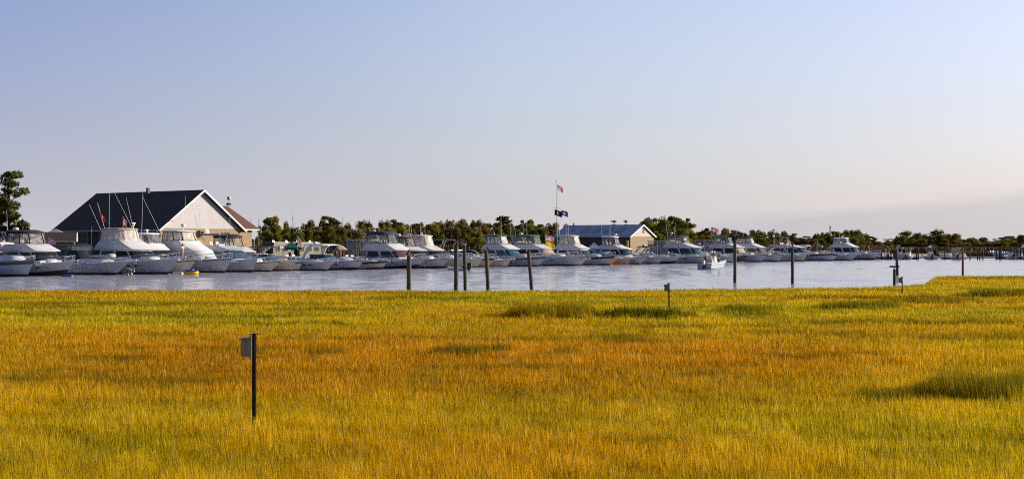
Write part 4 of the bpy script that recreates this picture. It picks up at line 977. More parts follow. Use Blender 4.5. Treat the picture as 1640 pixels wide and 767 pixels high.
r_ = empty('cabin_boat', at(1596, 362), R(176), 'blue-grey shaded cruiser lying side-on behind the right-hand pilings', 'small boat', 'small boats at the far dock'); express(r_, dict(L=9.5, B=3.0, fb=1.7, rake=1.6, hull=GREYH, wx=-4.4, arch=True, zt=3.2, radar='dome'))
far_boat(1637, 348, 5, 'boat under a teal canopy at the right photo edge', top=CTEAL, L=7.4, B=2.8)

# ------------------------------------------------------------------ people
CLW = mat('shirt_white', (.75, .75, .76), .8); CLT = mat('shirt_teal', (.04, .32, .36), .8); CLG = mat('shirt_olive', (.10, .13, .09), .8); CLK = mat('shirt_dark', (.03, .03, .04), .8)
CLS = mat('shorts_khaki', (.38, .20, .10), .8); CLJ = mat('trousers_dark', (.04, .05, .09), .8); HAIRM = mat('hair_dark', (.03, .02, .015), .8); EYE = mat('eye_dark', (.02, .02, .02), .3)
def skin_obj(name, chains, m, parent, lv=1):
    vs = []; es = []; rs = []; key = {}
    for ch in chains:
        prev = None
        for (p, r_) in ch:
            kk = tuple(round(c, 4) for c in p)
            if kk not in key: key[kk] = len(vs); vs.append(p); rs.append(r_)
            i = key[kk]
            if prev is not None and prev != i: es.append((prev, i))
            prev = i
    me = bpy.data.meshes.new(name); me.from_pydata(vs, es, []); o = bpy.data.objects.new(name, me); COL.objects.link(o); o.parent = parent
    md = o.modifiers.new('Skin', 'SKIN'); md.use_smooth_shade = True
    for i, v in enumerate(me.skin_vertices[0].data): v.radius = (rs[i], rs[i]); v.use_root = (i == 0)
    o.modifiers.new('Sub', 'SUBSURF').levels = lv; o.modifiers['Sub'].render_levels = lv
    me.materials.append(m); 
    dg = bpy.context.evaluated_depsgraph_get(); ev = o.evaluated_get(dg); m2 = bpy.data.meshes.new_from_object(ev)
    o.modifiers.clear(); o.data = m2
    if not m2.materials: m2.materials.append(m)
    return o
def person(loc, yaw, label, shirt, pants, pose='stand', cap=None, group=None, reach=0.0):
    """faces local +X"""
    g = empty('person', loc, yaw, label, 'person', group)
    if pose == 'stand': hz = .92; kn = [(.03, .50), (.03, .50)]; ft = [(0, .07), (.02, .07)]
    else: hz = .50; kn = [(.45, .50), (.43, .50)]; ft = [(.50, .07), (.48, .07)]
    pel = (0, 0, hz); chains = [[(pel, .13), ((.0, 0, hz + .22), .125), ((.01, 0, hz + .42), .15), ((.01, 0, hz + .52), .065), ((.03, 0, hz + .60), .075), ((.035, 0, hz + .69), .088), ((.02, 0, hz + .77), .07)]]
    sh = hz + .46; arms = []; legs = []
    for s_ in (1, -1):
        k = kn[0] if s_ > 0 else kn[1]; f = ft[0] if s_ > 0 else ft[1]
        leg = [(pel, .13), ((.01, s_ * .10, hz - .04), .095), ((k[0], s_ * .12, k[1]), .062), ((f[0], s_ * .12, f[1] + .03), .042), ((f[0] + .16, s_ * .13, .035), .034)]
        chains.append(leg); legs.append(leg)
        el = (.06 + reach * .2, s_ * .27, sh - .27); wr = (.16 + reach * .35, s_ * .24, sh - .46 + reach * .25)
        arm = [((.01, 0, hz + .42), .15), ((0, s_ * .19, sh), .058), (el, .042), (wr, .028), ((wr[0] + .06, wr[1], wr[2] - .04), .034)]
        chains.append(arm); arms.append(arm)
    b = skin_obj('body', chains, SKIN, g)
    # hands: fingers and thumb, eyes and nose joined into small parts
    mb = MB()
    for s_, arm in zip((1, -1), arms):
        w = Vector(arm[-1][0])
        for q, ln in ((-.024, .055), (-.008, .066), (.008, .062), (.024, .048)):
            mb.tube([w + Vector((.01, q, 0)), w + Vector((.05, q, -.02)), w + Vector((.05 + ln * .5, q, -.02 - ln * .7))], [.009, .008, .006], 5)
        mb.tube([w + Vector((-.01, -s_ * .02, 0)), w + Vector((.02, -s_ * .045, -.01)), w + Vector((.045, -s_ * .05, -.035))], [.011, .009, .007], 5)
    mb.tube([(.115, 0, hz + .70), (.14, 0, hz + .665), (.11, 0, hz + .66)], [.008, .014, .006], 5)
    for s_ in (1, -1): mb.tube([(.02, s_ * .085, hz + .69), (.01, s_ * .10, hz + .675)], [.02, .012], 5)
    mb.build('hands_and_features', SKIN, g, smooth=60)
    mb = MB()
    for s_ in (1, -1): mb.lathe((.118, s_ * .032, hz + .688), [(.001, -.008), (.009, 0), (.001, .008)], 6)
    mb.box((.118, 0, hz + .625), (.012, .045, .008)); mb.build('eyes_and_mouth', EYE, g)
    up = [[((0, 0, hz + .02), .15), ((0, 0, hz + .22), .145), ((.01, 0, hz + .42), .168), ((.01, 0, hz + .49), .085)]]
    for arm in arms: up.append([((.01, 0, hz + .42), .168), (arm[1][0], .074), (tuple(Vector(arm[1][0]).lerp(Vector(arm[2][0]), .75)), .060)])
    skin_obj('shirt', up, shirt, g)
    lo = [[(pel, .148), ((0, 0, hz + .06), .14)]]
    for leg in legs: lo.append([(pel, .148), (leg[1][0], .112), (tuple(Vector(leg[1][0]).lerp(Vector(leg[2][0]), .85)), .085)] + ([] if pants is CLS else [(leg[2][0], .078), (tuple(Vector(leg[2][0]).lerp(Vector(leg[3][0]), .9)), .058)]))
    skin_obj('shorts' if pants is CLS else 'trousers', lo, pants, g)
    mb = MB(); mb.lathe((.015, 0, hz + .70), [(.100, -.02), (.104, .03), (.09, .085), (.05, .118), (.004, .126)], 12)
    if cap: mb.box((.13, 0, hz + .735), (.11, .13, .015))
    else: mb.lathe((-.03, 0, hz + .64), [(.03, -.05), (.075, 0), (.075, .07), (.02, .1)], 8)
    mb.build('cap' if cap else 'hair', cap or HAIRM, g, smooth=60)
    return g
# the passing boat
sb_az = 33
sbl = at(1141, 196)
sbr = empty('console_boat', sbl, R(90) - R(sb_az), 'small white motor boat under way with three people aboard, in open water', 'motor boat')
# root sits at the stem; shift forward so that the stern is nearest the camera
hd = Vector((math.sin(R(sb_az)), math.cos(R(sb_az)), 0)); sbr.location = at(1128, 193.5) + hd * 6.2
console_boat(sbr, dict(L=6.2, B=2.4, fb=1.12, hull=mat('gelcoat_white_blue_shade', (.36, .46, .58), .25, var=.1), motor=GREYH, ttop=False))  # white hull tinted blue: the stern shade is in the colour
def on_boat(root, p): return root.matrix_basis @ Vector(p)
rzb = R(90) - R(sb_az)
person(on_boat(sbr, (-4.65, .55, .62)), rzb + .3, 'person in dark top sitting at the left in the passing boat', CLK, CLJ, 'sit')
person(on_boat(sbr, (-4.5, -.30, .62)), rzb + .1, 'person in teal shirt sitting in the middle of the passing boat', CLT, CLJ, 'sit', cap=CLG)
person(on_boat(sbr, (-2.6, -.55, .55)), rzb + 2.6, 'person standing in olive shirt by the console of the passing boat', CLG, CLJ, 'stand')
for q, (lx, ly) in enumerate(((-4.65, .55), (-4.5, -.30))):
    mb = MB(); mb.box((0, 0, .20), (.5, .5, .40)); st_ = mb.build('bench_seat', CWHITE, sbr, loc=(lx - .05, ly, .66))
# man on the foredeck of the cream flybridge boat
rb, tb, bb, pb_ = BOATS[301]
pm = rb.matrix_basis @ Vector((-.9, 0, 1.66))
mat_dir = ROWRZ + .2
person(pm, mat_dir, 'person in white shirt, dark cap and khaki shorts on a foredeck, arms reaching forward', CLW, CLS, 'stand', cap=CLJ, reach=.8)

# ------------------------------------------------------------------ birds on pilings
BIRD = mat('feathers_black', (.018, .015, .014), .6, var=.4, vscale=20); BIRDB = mat('feathers_brown', (.07, .04, .022), .8, var=.4, vscale=20); BEAK = mat('beak_horn', (.35, .22, .06), .5); BREAST = mat('feathers_white', (.7, .68, .64), .8)
def bird(loc, yaw, s_, label, pose='perch', m=None, breast=None):
    """faces local +X"""
    m = m or BIRD; g = empty('bird', loc, yaw, label, 'bird', 'birds perched on the channel pilings'); g.scale = (s_, s_, s_)
    mb = MB()
    if pose == 'hunch': path = [(-.20, 0, .04), (-.14, 0, .14), (-.05, 0, .26), (.0, 0, .38), (.02, 0, .46), (.05, 0, .52), (.10, 0, .52)]; rs = [.02, .07, .115, .115, .085, .075, .035]
    else: path = [(-.34, 0, .05), (-.22, 0, .14), (-.10, 0, .26), (.0, 0, .38), (.06, 0, .50), (.07, 0, .60), (.10, 0, .68), (.16, 0, .70)]; rs = [.02, .06, .10, .10, .06, .035, .042, .022]
    mb.tube(path, rs, 10)
    if pose == 'wings':
        for w in (1, -1):   # wings held out: arm, wrist, hand feathers
            a = [Vector((0, w * .07, .42)), Vector((-.02, w * .32, .52)), Vector((-.02, w * .60, .50)), Vector((-.03, w * .86, .42))]
            ch = [.20, .24, .22, .08]
            top = [p for p in a]; 
            mb.loft([[p + Vector((.02, 0, .015)), p + Vector((-.02, 0, -.015)), p + Vector((-.05, 0, -c)), p + Vector((-.02, 0, -c))] for p, c in zip(a, ch)])
    else:
        for w in (1, -1):
            mb.tube([(.0, w * .085, .40), (-.10, w * .095, .26), (-.24, w * .04, .08)], [.035, .05, .015], 8)
    for w in (1, -1): mb.tube([(-.03, w * .04, .18), (-.01, w * .045, .02), (.06, w * .05, .005)], [.02, .012, .012], 5)
    mb.build('body', m, g, smooth=70)
    e = Vector(path[-1]); mb = MB(); mb.tube([e, e + Vector((.07, 0, -.005)), e + Vector((.11, 0, -.035))], [.018, .012, .004], 6); mb.build('beak', BEAK, g, smooth=60)
    if breast:
        mb = MB(); mb.tube([(.06, 0, .22), (.10, 0, .34), (.09, 0, .46)], [.03, .055, .02], 8); mb.build('breast', breast, g, smooth=70)
    return g
PT = POSTTOP
bird(PT[0], R(-10), .80, 'hunched brown bird on the squat left piling', 'hunch', BIRDB)
bird(PT[1], R(200), .62, 'black bird upright on the left piling of the close pair', 'perch')
bird(PT[2] + Vector((.03, 0, .05)), R(160), .60, 'black bird leaning on the flat-capped greenish piling', 'perch')
bird(PT[3] + Vector((.08, 0, 0)), R(150), .55, 'small black bird on the weathered leaning piling', 'perch')
bird(PT[4] + Vector((0, 0, .0)), R(170), .40, 'small dark bird low on the ragged piling top', 'hunch')
bird(PT[5] + Vector((0, 0, -.02)), R(-90), .78, 'black bird holding both wings out flat on the tallest piling', 'wings')
bird(PT[6], R(200), .62, 'small dark bird with pale breast on the green-black piling', 'perch', BIRD, BREAST)
bird(PT[7], R(-60), .85, 'black bird with raised wings on the thick far piling', 'wings')
bird(PT[8], R(-80), .55, 'black bird with half-open wings on the short stub piling', 'wings')
bird(PT[9], R(-20), .70, 'black bird perched on the lone piling beyond the right marsh', 'perch')

# ------------------------------------------------------------------ nest boxes on posts in the marsh
BOXW = mat('weathered_board', (.42, .39, .37), .85, var=.4, vscale=12, stretch=(1, 1, .2), bump=.3)
STEEL = mat('dark_steel_post', (.045, .045, .05), .5, metal=.3, var=.4, vscale=15)
def nest_box(u, D, ztop, label, yaw=0.0):
    p = at(u, D); g0 = gz(p.x, p.y) - .1; g = empty('nest_box_post', (p.x, p.y, g0), yaw, label, 'nest box', 'nest boxes on metal posts in the marsh')
    H_ = ztop - g0
    # u-channel post with punched holes
    mb = MB(); mb.box((0, 0, H_ / 2), (.034, .012, H_)); mb.box((.019, -.018, H_ / 2), (.006, .036, H_)); mb.box((-.019, -.018, H_ / 2), (.006, .036, H_))
    mb.box((.030, .002, H_ / 2), (.018, .006, H_)); mb.build('post', STEEL, g)
    mb = MB()
    for k in range(int(H_ / .028)): mb.box((.032, -.002, .014 + k * .028), (.010, .004, .014))
    mb.build('post_holes', mat('post_holes', (.42, .36, .30), .6, metal=.2), g)
    # backboard
    mb = MB(); mb.box((-.034, -.005, H_ - .19), (.020, .15, .385)); mb.build('backboard', BOXW, g)
    bx0 = -.045
    mb = MB(); z0, z1 = H_ - .335, H_ - .075
    mb.loft([[Vector((bx0, -.075, z0)), Vector((bx0, .075, z0)), Vector((bx0 - .135, .075, z0 + .005)), Vector((bx0 - .135, -.075, z0 + .005))],
             [Vector((bx0, -.075, z1)), Vector((bx0, .075, z1)), Vector((bx0 - .135, .075, z1 - .012)), Vector((bx0 - .135, -.075, z1 - .012))]])
    mb.build('box', BOXW, g)
    mb = MB(); mb.box((bx0 - .080, 0, z1 + .004), (.185, .19, .018), ry=-.09); mb.build('roof', BOXW, g)
    mb = MB(); ring_ = [Vector((bx0 - .1362, .022 * math.cos(a), z1 - .07 + .022 * math.sin(a))) for a in [2 * math.pi * k / 12 for k in range(12)]]
    mb.loft([ring_, [v + Vector((-.003, 0, 0)) for v in ring_]]); mb.build('entrance_hole', CBLACK, g)
    for zz in (H_ - .010, H_ - .345):
        mb = MB(); mb.tube([(-.06, -.01, zz), (.05, -.03, zz), (.115, -.03, zz - .004)], [.006, .005, .004], 5); mb.build('bolt', STEEL, g)
    return g
nest_box(406.5, 20.7, zpix(533.5, 20.7), 'large weathered nest box on a dark perforated post, nearest the camera', R(6))
nest_box(1071, 60, zpix(453, 60), 'small nest box on a thin post, middle distance in the grass', R(4))
nest_box(1444.5, 77, zpix(443, 77), 'farthest nest box on a post, at the water edge near the right pilings', R(4))

# ------------------------------------------------------------------ buildings
SHINGLE = mat('roof_shingle_dark', (.062, .045, .040), .9, var=.35, vscale=3, stretch=(3, 3, 6), bump=.4)
SHINGLEB = mat('roof_shingle_brown', (.13, .065, .045), .9, var=.3, vscale=3, stretch=(3, 3, 6), bump=.4)
TRIM = mat('trim_white', (.62, .62, .66), .5, var=.08)
DARKW = mat('wall_shingle_grey', (.15, .145, .15), .85, var=.3, vscale=3, stretch=(1, 1, 4))
METALR = mat('metal_roof_blue_grey', (.22, .29, .40), .45, var=.1, vscale=.6)
TANW = mat('wall_tan', (.29, .235, .17), .85, var=.15)
MAUVE = mat('siding_mauve', (.46, .42, .42), .7, var=.12, vscale=2, stretch=(6, 6, .3))
def siding_mat(name, col, step, vertical=False, dark=.72):
    m = bpy.data.materials.new(name); m.use_nodes = True; t = m.node_tree; b = t.nodes['Principled BSDF']; b.inputs['Roughness'].default_value = .6
    tcn = t.nodes.new('ShaderNodeTexCoord'); sp = t.nodes.new('ShaderNodeSeparateXYZ'); t.links.new(tcn.outputs['Object'], sp.inputs[0])
    a = t.nodes.new('ShaderNodeMath'); a.operation = 'MULTIPLY'; a.inputs[1].default_value = 1 / step; t.links.new(sp.outputs[1 if vertical else 2], a.inputs[0])
    f = t.nodes.new('ShaderNodeMath'); f.operation = 'FRACT'; t.links.new(a.outputs[0], f.inputs[0])
    n = t.nodes.new('ShaderNodeTexNoise'); n.inputs['Scale'].default_value = .8; t.links.new(tcn.outputs['Object'], n.inputs['Vector'])
    l = t.nodes.new('ShaderNodeMath'); l.operation = 'LESS_THAN'; l.inputs[1].default_value = .14; t.links.new(f.outputs[0], l.inputs[0])
    mx = t.nodes.new('ShaderNodeMix'); mx.data_type = 'RGBA'; t.links.new(l.outputs[0], mx.inputs[0]); mx.inputs[6].default_value = (*col, 1); mx.inputs[7].default_value = (*[c * dark for c in col], 1)
    mx2 = t.nodes.new('ShaderNodeMix'); mx2.data_type = 'RGBA'; mx2.blend_type = 'MULTIPLY'; mx2.inputs[0].default_value = .25; t.links.new(mx.outputs[2], mx2.inputs[6]); t.links.new(n.outputs[0], mx2.inputs[7])
    t.links.new(mx2.outputs[2], b.inputs['Base Color'])
    bp = t.nodes.new('ShaderNodeBump'); bp.inputs['Distance'].default_value = .03; bp.inputs['Strength'].default_value = .5; t.links.new(f.outputs[0], bp.inputs['Height']); t.links.new(bp.outputs[0], b.inputs['Normal'])
    return m
SIDING = siding_mat('lap_siding_white', (.50, .515, .61), .22)
MSIDE = siding_mat('metal_siding_mauve', (.45, .40, .40), .35, True)
def brick_mat():
    m = bpy.data.materials.new('brick_tan'); m.use_nodes = True; t = m.node_tree; b = t.nodes['Principled BSDF']; b.inputs['Roughness'].default_value = .85
    tcn = t.nodes.new('ShaderNodeTexCoord'); sp = t.nodes.new('ShaderNodeSeparateXYZ'); t.links.new(tcn.outputs['Object'], sp.inputs[0])
    cb = t.nodes.new('ShaderNodeCombineXYZ'); ad = t.nodes.new('ShaderNodeMath'); ad.operation = 'ADD'; t.links.new(sp.outputs[0], ad.inputs[0]); t.links.new(sp.outputs[1], ad.inputs[1])
    t.links.new(ad.outputs[0], cb.inputs[0]); t.links.new(sp.outputs[2], cb.inputs[1])
    br = t.nodes.new('ShaderNodeTexBrick'); br.inputs['Scale'].default_value = 1.0; br.inputs['Brick Width'].default_value = .62; br.inputs['Row Height'].default_value = .26; br.inputs['Mortar Size'].default_value = .03
    br.inputs['Color1'].default_value = (.33, .225, .13, 1); br.inputs['Color2'].default_value = (.23, .155, .095, 1); br.inputs['Mortar'].default_value = (.38, .31, .22, 1)
    t.links.new(cb.outputs[0], br.inputs['Vector']); t.links.new(br.outputs['Color'], b.inputs['Base Color']); return m
BRICK = brick_mat(); 
def solve_len(C, d, u_target):
    lo, hi = 0, 60
    sgn = 1 if u_target > 820 + F * C.x / C.y else -1
    for _ in range(50):
        mid = (lo + hi) / 2; p = C + d * mid; uu = 820 + F * p.x / p.y
        if (uu - u_target) * sgn < 0: lo = mid
        else: hi = mid
    return lo
def gable_building(name, C, W_, L_, z0, ze, zr, label, cat, wallg, wall_long, gable_m, roof_m, over=.5, trim=TRIM):
    """local x = away from gable along the ridge (-ndir), local y... built with explicit axes: g = along gable (rdir), l = along ridge (-ndir)"""
    root = empty(name, C, ROWRZ, label, cat)      # local +X = ndir (gable outward), local +Y = rdir
    # walls
    mb = MB(); mb.loft([[Vector((0, 0, z0)), Vector((0, W_, z0)), Vector((-L_, W_, z0)), Vector((-L_, 0, z0))], [Vector((0, 0, ze)), Vector((0, W_, ze)), Vector((-L_, W_, ze)), Vector((-L_, 0, ze))]])
    mb.build('wall', wallg, root)
    mb = MB(); mb.loft([[Vector((-.02, -.03, z0)), Vector((-L_, -.03, z0)), Vector((-L_, -.005, z0)), Vector((-.02, -.005, z0))], [Vector((-.02, -.03, ze)), Vector((-L_, -.03, ze)), Vector((-L_, -.005, ze)), Vector((-.02, -.005, ze))]])
    mb.build('long_wall', wall_long, root)
    for x in (.03, -L_ - .03):
        mb = MB(); tri = [Vector((x, 0, ze)), Vector((x, W_, ze)), Vector((x, W_ / 2, zr))]; mb.loft([tri, [v + Vector((-.25 if x > 0 else .25, 0, 0)) for v in tri]]); mb.build('gable', gable_m, root)
    sl_ = (zr - ze) / (W_ / 2); th = .22
    for s_ in (0, 1):
        ya, yb = (-over, W_ / 2) if s_ == 0 else (W_ + over, W_ / 2)
        za = ze - over * sl_
        xa, xb = over, -L_ - over
        mb = MB(); lo_ = [Vector((xa, ya, za)), Vector((xa, yb, zr)), Vector((xb, yb, zr)), Vector((xb, ya, za))]
        mb.loft([[v + Vector((0, 0, .02)) for v in lo_], [v + Vector((0, 0, .02 + th)) for v in lo_]]); mb.build('roof', roof_m, root)
        # rake trim and gutter
        for x in (xa + .02, xb - .02):
            mb = MB(); mb.loft([[Vector((x, ya, za - .06)), Vector((x + .05, ya, za - .06)), Vector((x + .05, ya, za + th + .05)), Vector((x, ya, za + th + .05))], [Vector((x, yb, zr - .06)), Vector((x + .05, yb, zr - .06)), Vector((x + .05, yb, zr + th + .05)), Vector((x, yb, zr + th + .05))]]); mb.build('rake_trim', trim, root)
        mb = MB(); g_ = ya - .14 if s_ == 0 else ya + .14; mb.box(((xa + xb) / 2, g_, za + .08), (abs(xb - xa), .16, .22)); mb.build('gutter', trim, root)
    return root
C1 = at(257, 200); W1 = solve_len(C1, rdir, 385); L1 = solve_len(C1, -ndir, 92)
ze1 = zpix(365, 200); zr1 = zpix(307, 207)
print('club', W1, L1, ze1, zr1)
b1 = gable_building('clubhouse', C1, W1, L1, .9, ze1, zr1, 'brick clubhouse with white sided gable and dark shingled roof', 'building', BRICK, DARKW, SIDING, SHINGLE, over=.6)
def wall_window(root, x, y, z, w, h, face, trim=TRIM, glass=GDARK, name='window', mull=1):
    """face 'gable' (plane x const) or 'long' (plane y const)"""
    if face == 'gable': c, d, dd = (x + .03, y, z), (.10, w + .2, h + .2), (.06, w, h)
    else: c, d, dd = (x, y - .03, z), (w + .2, .10, h + .2), (w, .06, h)
    mb = MB(); mb.box(c, d); f = mb.build(name, trim, root)
    c2 = (c[0] + (.04 if face == 'gable' else 0), c[1] - (0 if face == 'gable' else .04), z)
    for k in range(mull + 1):
        q = (k + .5) / (mull + 1) - .5; mb = MB()
        mb.box((c2[0] + (0 if face == 'gable' else q * w), c2[1] + (q * w if face == 'gable' else 0), z), (dd[0] / (1 if face == 'gable' else mull + 1) - (.0 if face == 'gable' else .08), dd[1] / (mull + 1 if face == 'gable' else 1) - (.08 if face == 'gable' else 0), h - .06)); mb.build('pane', glass, f)
wall_window(b1, 0, W1 * .80, zpix(381, 210), 1.5, 1.5, 'gable', trim=DARKW)
for k in range(3): wall_window(b1, -L1 * (.30 + .22 * k), -.03, zpix(381, 208), 2.2, 1.5, 'long')
mb = MB(); mb.box((.08, W1 * .50, .9 + .01 + 1.1), (.08, 1.1, 2.2)); mb.build('door', DARKW, b1)
mb = MB(); cl_ = (.02, W1 * .5, zpix(372, 206)); 
mb.tube([(.0, W1 * .52, cl_[2]), (.45, W1 * .52, cl_[2])], .16, 8); mb.lathe((0, 0, 0), [(.001, 0), (.001, .001)], 3); mb.build('lamp_bracket', ALU, b1)
mb = MB(); rg = lambda x, r_: [Vector((x, W1 * .52 + r_ * math.cos(a), cl_[2] + r_ * math.sin(a))) for a in [2 * math.pi * k / 14 for k in range(14)]]
mb.loft([rg(.40, .2), rg(.55, .52), rg(.72, .56), rg(.80, .44)]); mb.build('round_floodlight', CWHITE, b1, smooth=40)
mb = MB(); mb.box((-L1 * .46, W1 * .44, zr1 + .25), (.4, .4, 1.0)); mb.build('roof_vent', DARKW, b1)
mb = MB(); mb.tube([(-.2, -.75, ze1 - .3), (-.2, -.10, ze1 - .9), (-.2, -.10, 1.0)], .07, 6); mb.build('downspout', TRIM, b1)
mb = MB(); mb.tube([(.1, .9, ze1 + 1.0), (.6, 1.1, ze1 + 1.1), (1.1, 1.4, ze1 + 1.0)], .05, 5); mb.build('gable_lamp', CTAN, b1)
# brown hipped wing on the far right side
def hip_wing():
    g = empty('building_wing', C1, ROWRZ, 'low wing with brown hipped roof behind the right end of the clubhouse', 'building')
    y0 = W1 * .5; x0, x1 = -2.4, -13; y1 = solve_len(C1 + ndir * x0, rdir, 416); zt = zpix(329, 216); ze = zpix(368.5, 216)
    mb = MB(); mb.loft([[Vector((x0 - .8, y0, .9)), Vector((x0 - .8, y1 - .9, .9)), Vector((x1, y1 - .9, .9)), Vector((x1, y0, .9))], [Vector((x0 - .8, y0, ze)), Vector((x0 - .8, y1 - .9, ze)), Vector((x1, y1 - .9, ze)), Vector((x1, y0, ze))]]); mb.build('wall', BRICK, g)
    ym = solve_len(C1 + ndir * (x0 - 4.6), rdir, 364)
    mb = MB(); e0 = [Vector((x0, y0, ze)), Vector((x0, y1, ze)), Vector((x1, y1, ze)), Vector((x1, y0, ze))]
    mb.loft([[v + Vector((0, 0, -.02)) for v in e0], [v + Vector((0, 0, .16)) for v in e0]]); mb.build('eave_trim', TRIM, g)
    e1 = [Vector((x0, y0, ze + .17)), Vector((x0, y1, ze + .17)), Vector((x1, y1, ze + .17)), Vector((x1, y0, ze + .17))]
    xm0, xm1 = x0 - 4.6, x1 + 4.6
    tp = [Vector((xm0, y0, zt)), Vector((xm0, ym, zt)), Vector((xm1, ym, zt)), Vector((xm1, y0, zt))]
    mb = MB(); mb.loft([e1, tp]); mb.build('roof', SHINGLEB, g)
    return g
hip_wing()
# horn speaker mast
sp_ = at(366.5, 226); g = empty('siren_mast', (sp_.x, sp_.y, .9), 0, 'thin mast with round horn speakers above the brown wing roof', 'mast')
mb = MB(); mb.tube([(0, 0, 0), (0, 0, zpix(322, 226) - .9)], .06, 6); mb.build('pole', ALU, g)
zz = zpix(317.5, 226) - .9; mb = MB(); mb.lathe((0, 0, zz - .3), [(.06, 0), (.30, .06), (.33, .3), (.28, .5), (.05, .56)], 12); mb.build('siren', GREYH, g, smooth=40)
mb = MB(); mb.loft([[Vector((x, r_ * math.cos(a), zz - .95 + r_ * math.sin(a))) for a in [2 * math.pi * k / 10 for k in range(10)]] for x, r_ in ((-.35, .3), (-.1, .12), (.15, .12), (.3, .22))]); mb.build('horn', CGREEN, g)
# brown-roofed shed and blue-white frame tent left of the clubhouse
def shed(u, D, w, l, ze, zr, label, rm, wm_, yaw=0.0):
    g = empty('shed', at(u, D), yaw, label, 'shed')
    mb = MB(); mb.box((0, 0, (.9 + ze) / 2), (l, w, ze - .9)); mb.build('wall', wm_, g)
    for s_ in (1, -1):
        mb = MB(); q = [Vector((-l / 2 - .25, s_ * (w / 2 + .3), ze - .12)), Vector((l / 2 + .25, s_ * (w / 2 + .3), ze - .12)), Vector((l / 2 + .25, 0, zr)), Vector((-l / 2 - .25, 0, zr))]
        mb.loft([q, [v + Vector((0, 0, .14)) for v in q]]); mb.build('roof', rm, g)
    for s_ in (1, -1):
        mb = MB(); tri = [Vector((s_ * l / 2, -w / 2, ze)), Vector((s_ * l / 2, w / 2, ze)), Vector((s_ * l / 2, 0, zr - .03))]; mb.loft([tri, [v - Vector((s_ * .1, 0, 0)) for v in tri]]); mb.build('gable', wm_, g)
        for r_ in (1, -1):
            mb = MB(); mb.tube([(s_ * (l / 2 + .27), r_ * (w / 2 + .3), ze - .05), (s_ * (l / 2 + .27), 0, zr + .07)], .09, 4); mb.build('rake_trim', TRIM, g)
    mb = MB(); mb.box((0, -w / 2 - .34, ze - .08), (l + .5, .07, .18)); mb.build('fascia', TRIM, g)
    for s_ in (1, -1):
        mb = MB(); mb.box((s_ * (l / 2 - .1), -w / 2 - .02, (.9 + ze) / 2), (.2, .06, ze - .95)); mb.build('corner_board', TRIM, g)
    return g
shed(97, 186, 4.5, 3.6, zpix(386, 186), zpix(373.5, 186), 'small shed with brown roof and white trim left of the clubhouse', mat('shed_shingle_brown', (.055, .032, .026), .9, var=.3), DARKW, R(16))
shed(54, 196, 4, 2.6, zpix(388, 196), zpix(380, 196), 'low dark outbuilding half hidden behind the charcoal-topped cruiser', SHINGLE, DARKW, R(-30))
def canopy(u, D, w, ytop, yeave, m, label, m2=None, name='canopy_tent', round_=False, cat='tent', legs=4):
    g = empty(name, at(u, D, .9), R(12), label, cat); zt = zpix(ytop, D) - .9; ze = zpix(yeave, D) - .9
    if round_:
        mb = MB(); n = 8; 
        def ring_(r_, z): return [Vector((r_ * math.cos(2 * math.pi * k / n), r_ * math.sin(2 * math.pi * k / n), z)) for k in range(n)]
        for k in range(n):
            k2 = (k + 1) % n; a, b = ring_(w / 2, ze), ring_(w / 4, ze + (zt - ze) * .65)
            mb.add([a[k], a[k2], b[k2], b[k], Vector((0, 0, zt))], [(0, 1, 2, 3), (3, 2, 4)], (1 if (m2 and k in (6, 7, 0)) else 0))
        mb.build('umbrella_canopy', [m, m2 or m], g)
        mb = MB(); mb.tube([(0, 0, 0), (0, 0, zt)], .04, 6); mb.build('pole', ALU, g)
    else:
        mb = MB(); h_ = w / 2; q = [Vector((-h_, -h_, ze)), Vector((h_, -h_, ze)), Vector((h_, h_, ze)), Vector((-h_, h_, ze))]
        a = [v * 1 for v in q]; md = [Vector((v.x * .45, v.y * .45, ze + (zt - ze) * .50)) for v in q]; tp = Vector((0, 0, zt)); vl = [v - Vector((0, 0, .28)) for v in q]
        for k in range(4):
            k2 = (k + 1) % 4; mb.add([vl[k], vl[k2], a[k2], a[k], md[k2], md[k], tp], [(0, 1, 2, 3), (3, 2, 4, 5), (5, 4, 6)], (1 if (m2 and k == 1) else 0))
        mb.build('canopy', [m, m2 or m], g)
        for sx in (1, -1):
            for sy in (1, -1):
                mb = MB(); mb.tube([(sx * h_ * .98, sy * h_ * .98, 0), (sx * h_ * .98, sy * h_ * .98, ze)], .03, 5); mb.build('leg', ALU, g)
    return g
canopy(89, 193, 2.3, 366, 373, CBLUE, 'pale blue frame tent top rising behind the brown-roofed shed', CWHITE)
canopy(467, 199, 2.5, 386.5, 396.5, CGREEN, 'green pop-up canopy with a pale side behind the black-arch boat', CWHITE)
canopy(448, 196, 1.4, 393, 398, CWHITE, 'small white umbrella beside the green canopy', None, 'umbrella', True, 'umbrella')
canopy(541, 206, 3.0, 390.5, 400, CNAVY, 'big navy umbrella with a tan panel behind the hardtop cruiser', CTAN, 'umbrella', True, 'umbrella')
canopy(559, 214, 2.5, 384, 396, CBLACK, 'black peaked tent beside the navy umbrella')
canopy(951, 262, 2.5, 388, 397.5, CBLUE, 'white and blue peaked tent in front of the metal shed', CWHITE)
canopy(970, 264, 1.5, 394, 399, CRED, 'small red umbrella beside the white and blue tent', None, 'umbrella', True, 'umbrella')
canopy(991, 262, 3.4, 389.5, 399, CBLUE, 'wide blue-grey umbrella with a cream panel before the metal shed', CWHITE, 'umbrella', True, 'umbrella')
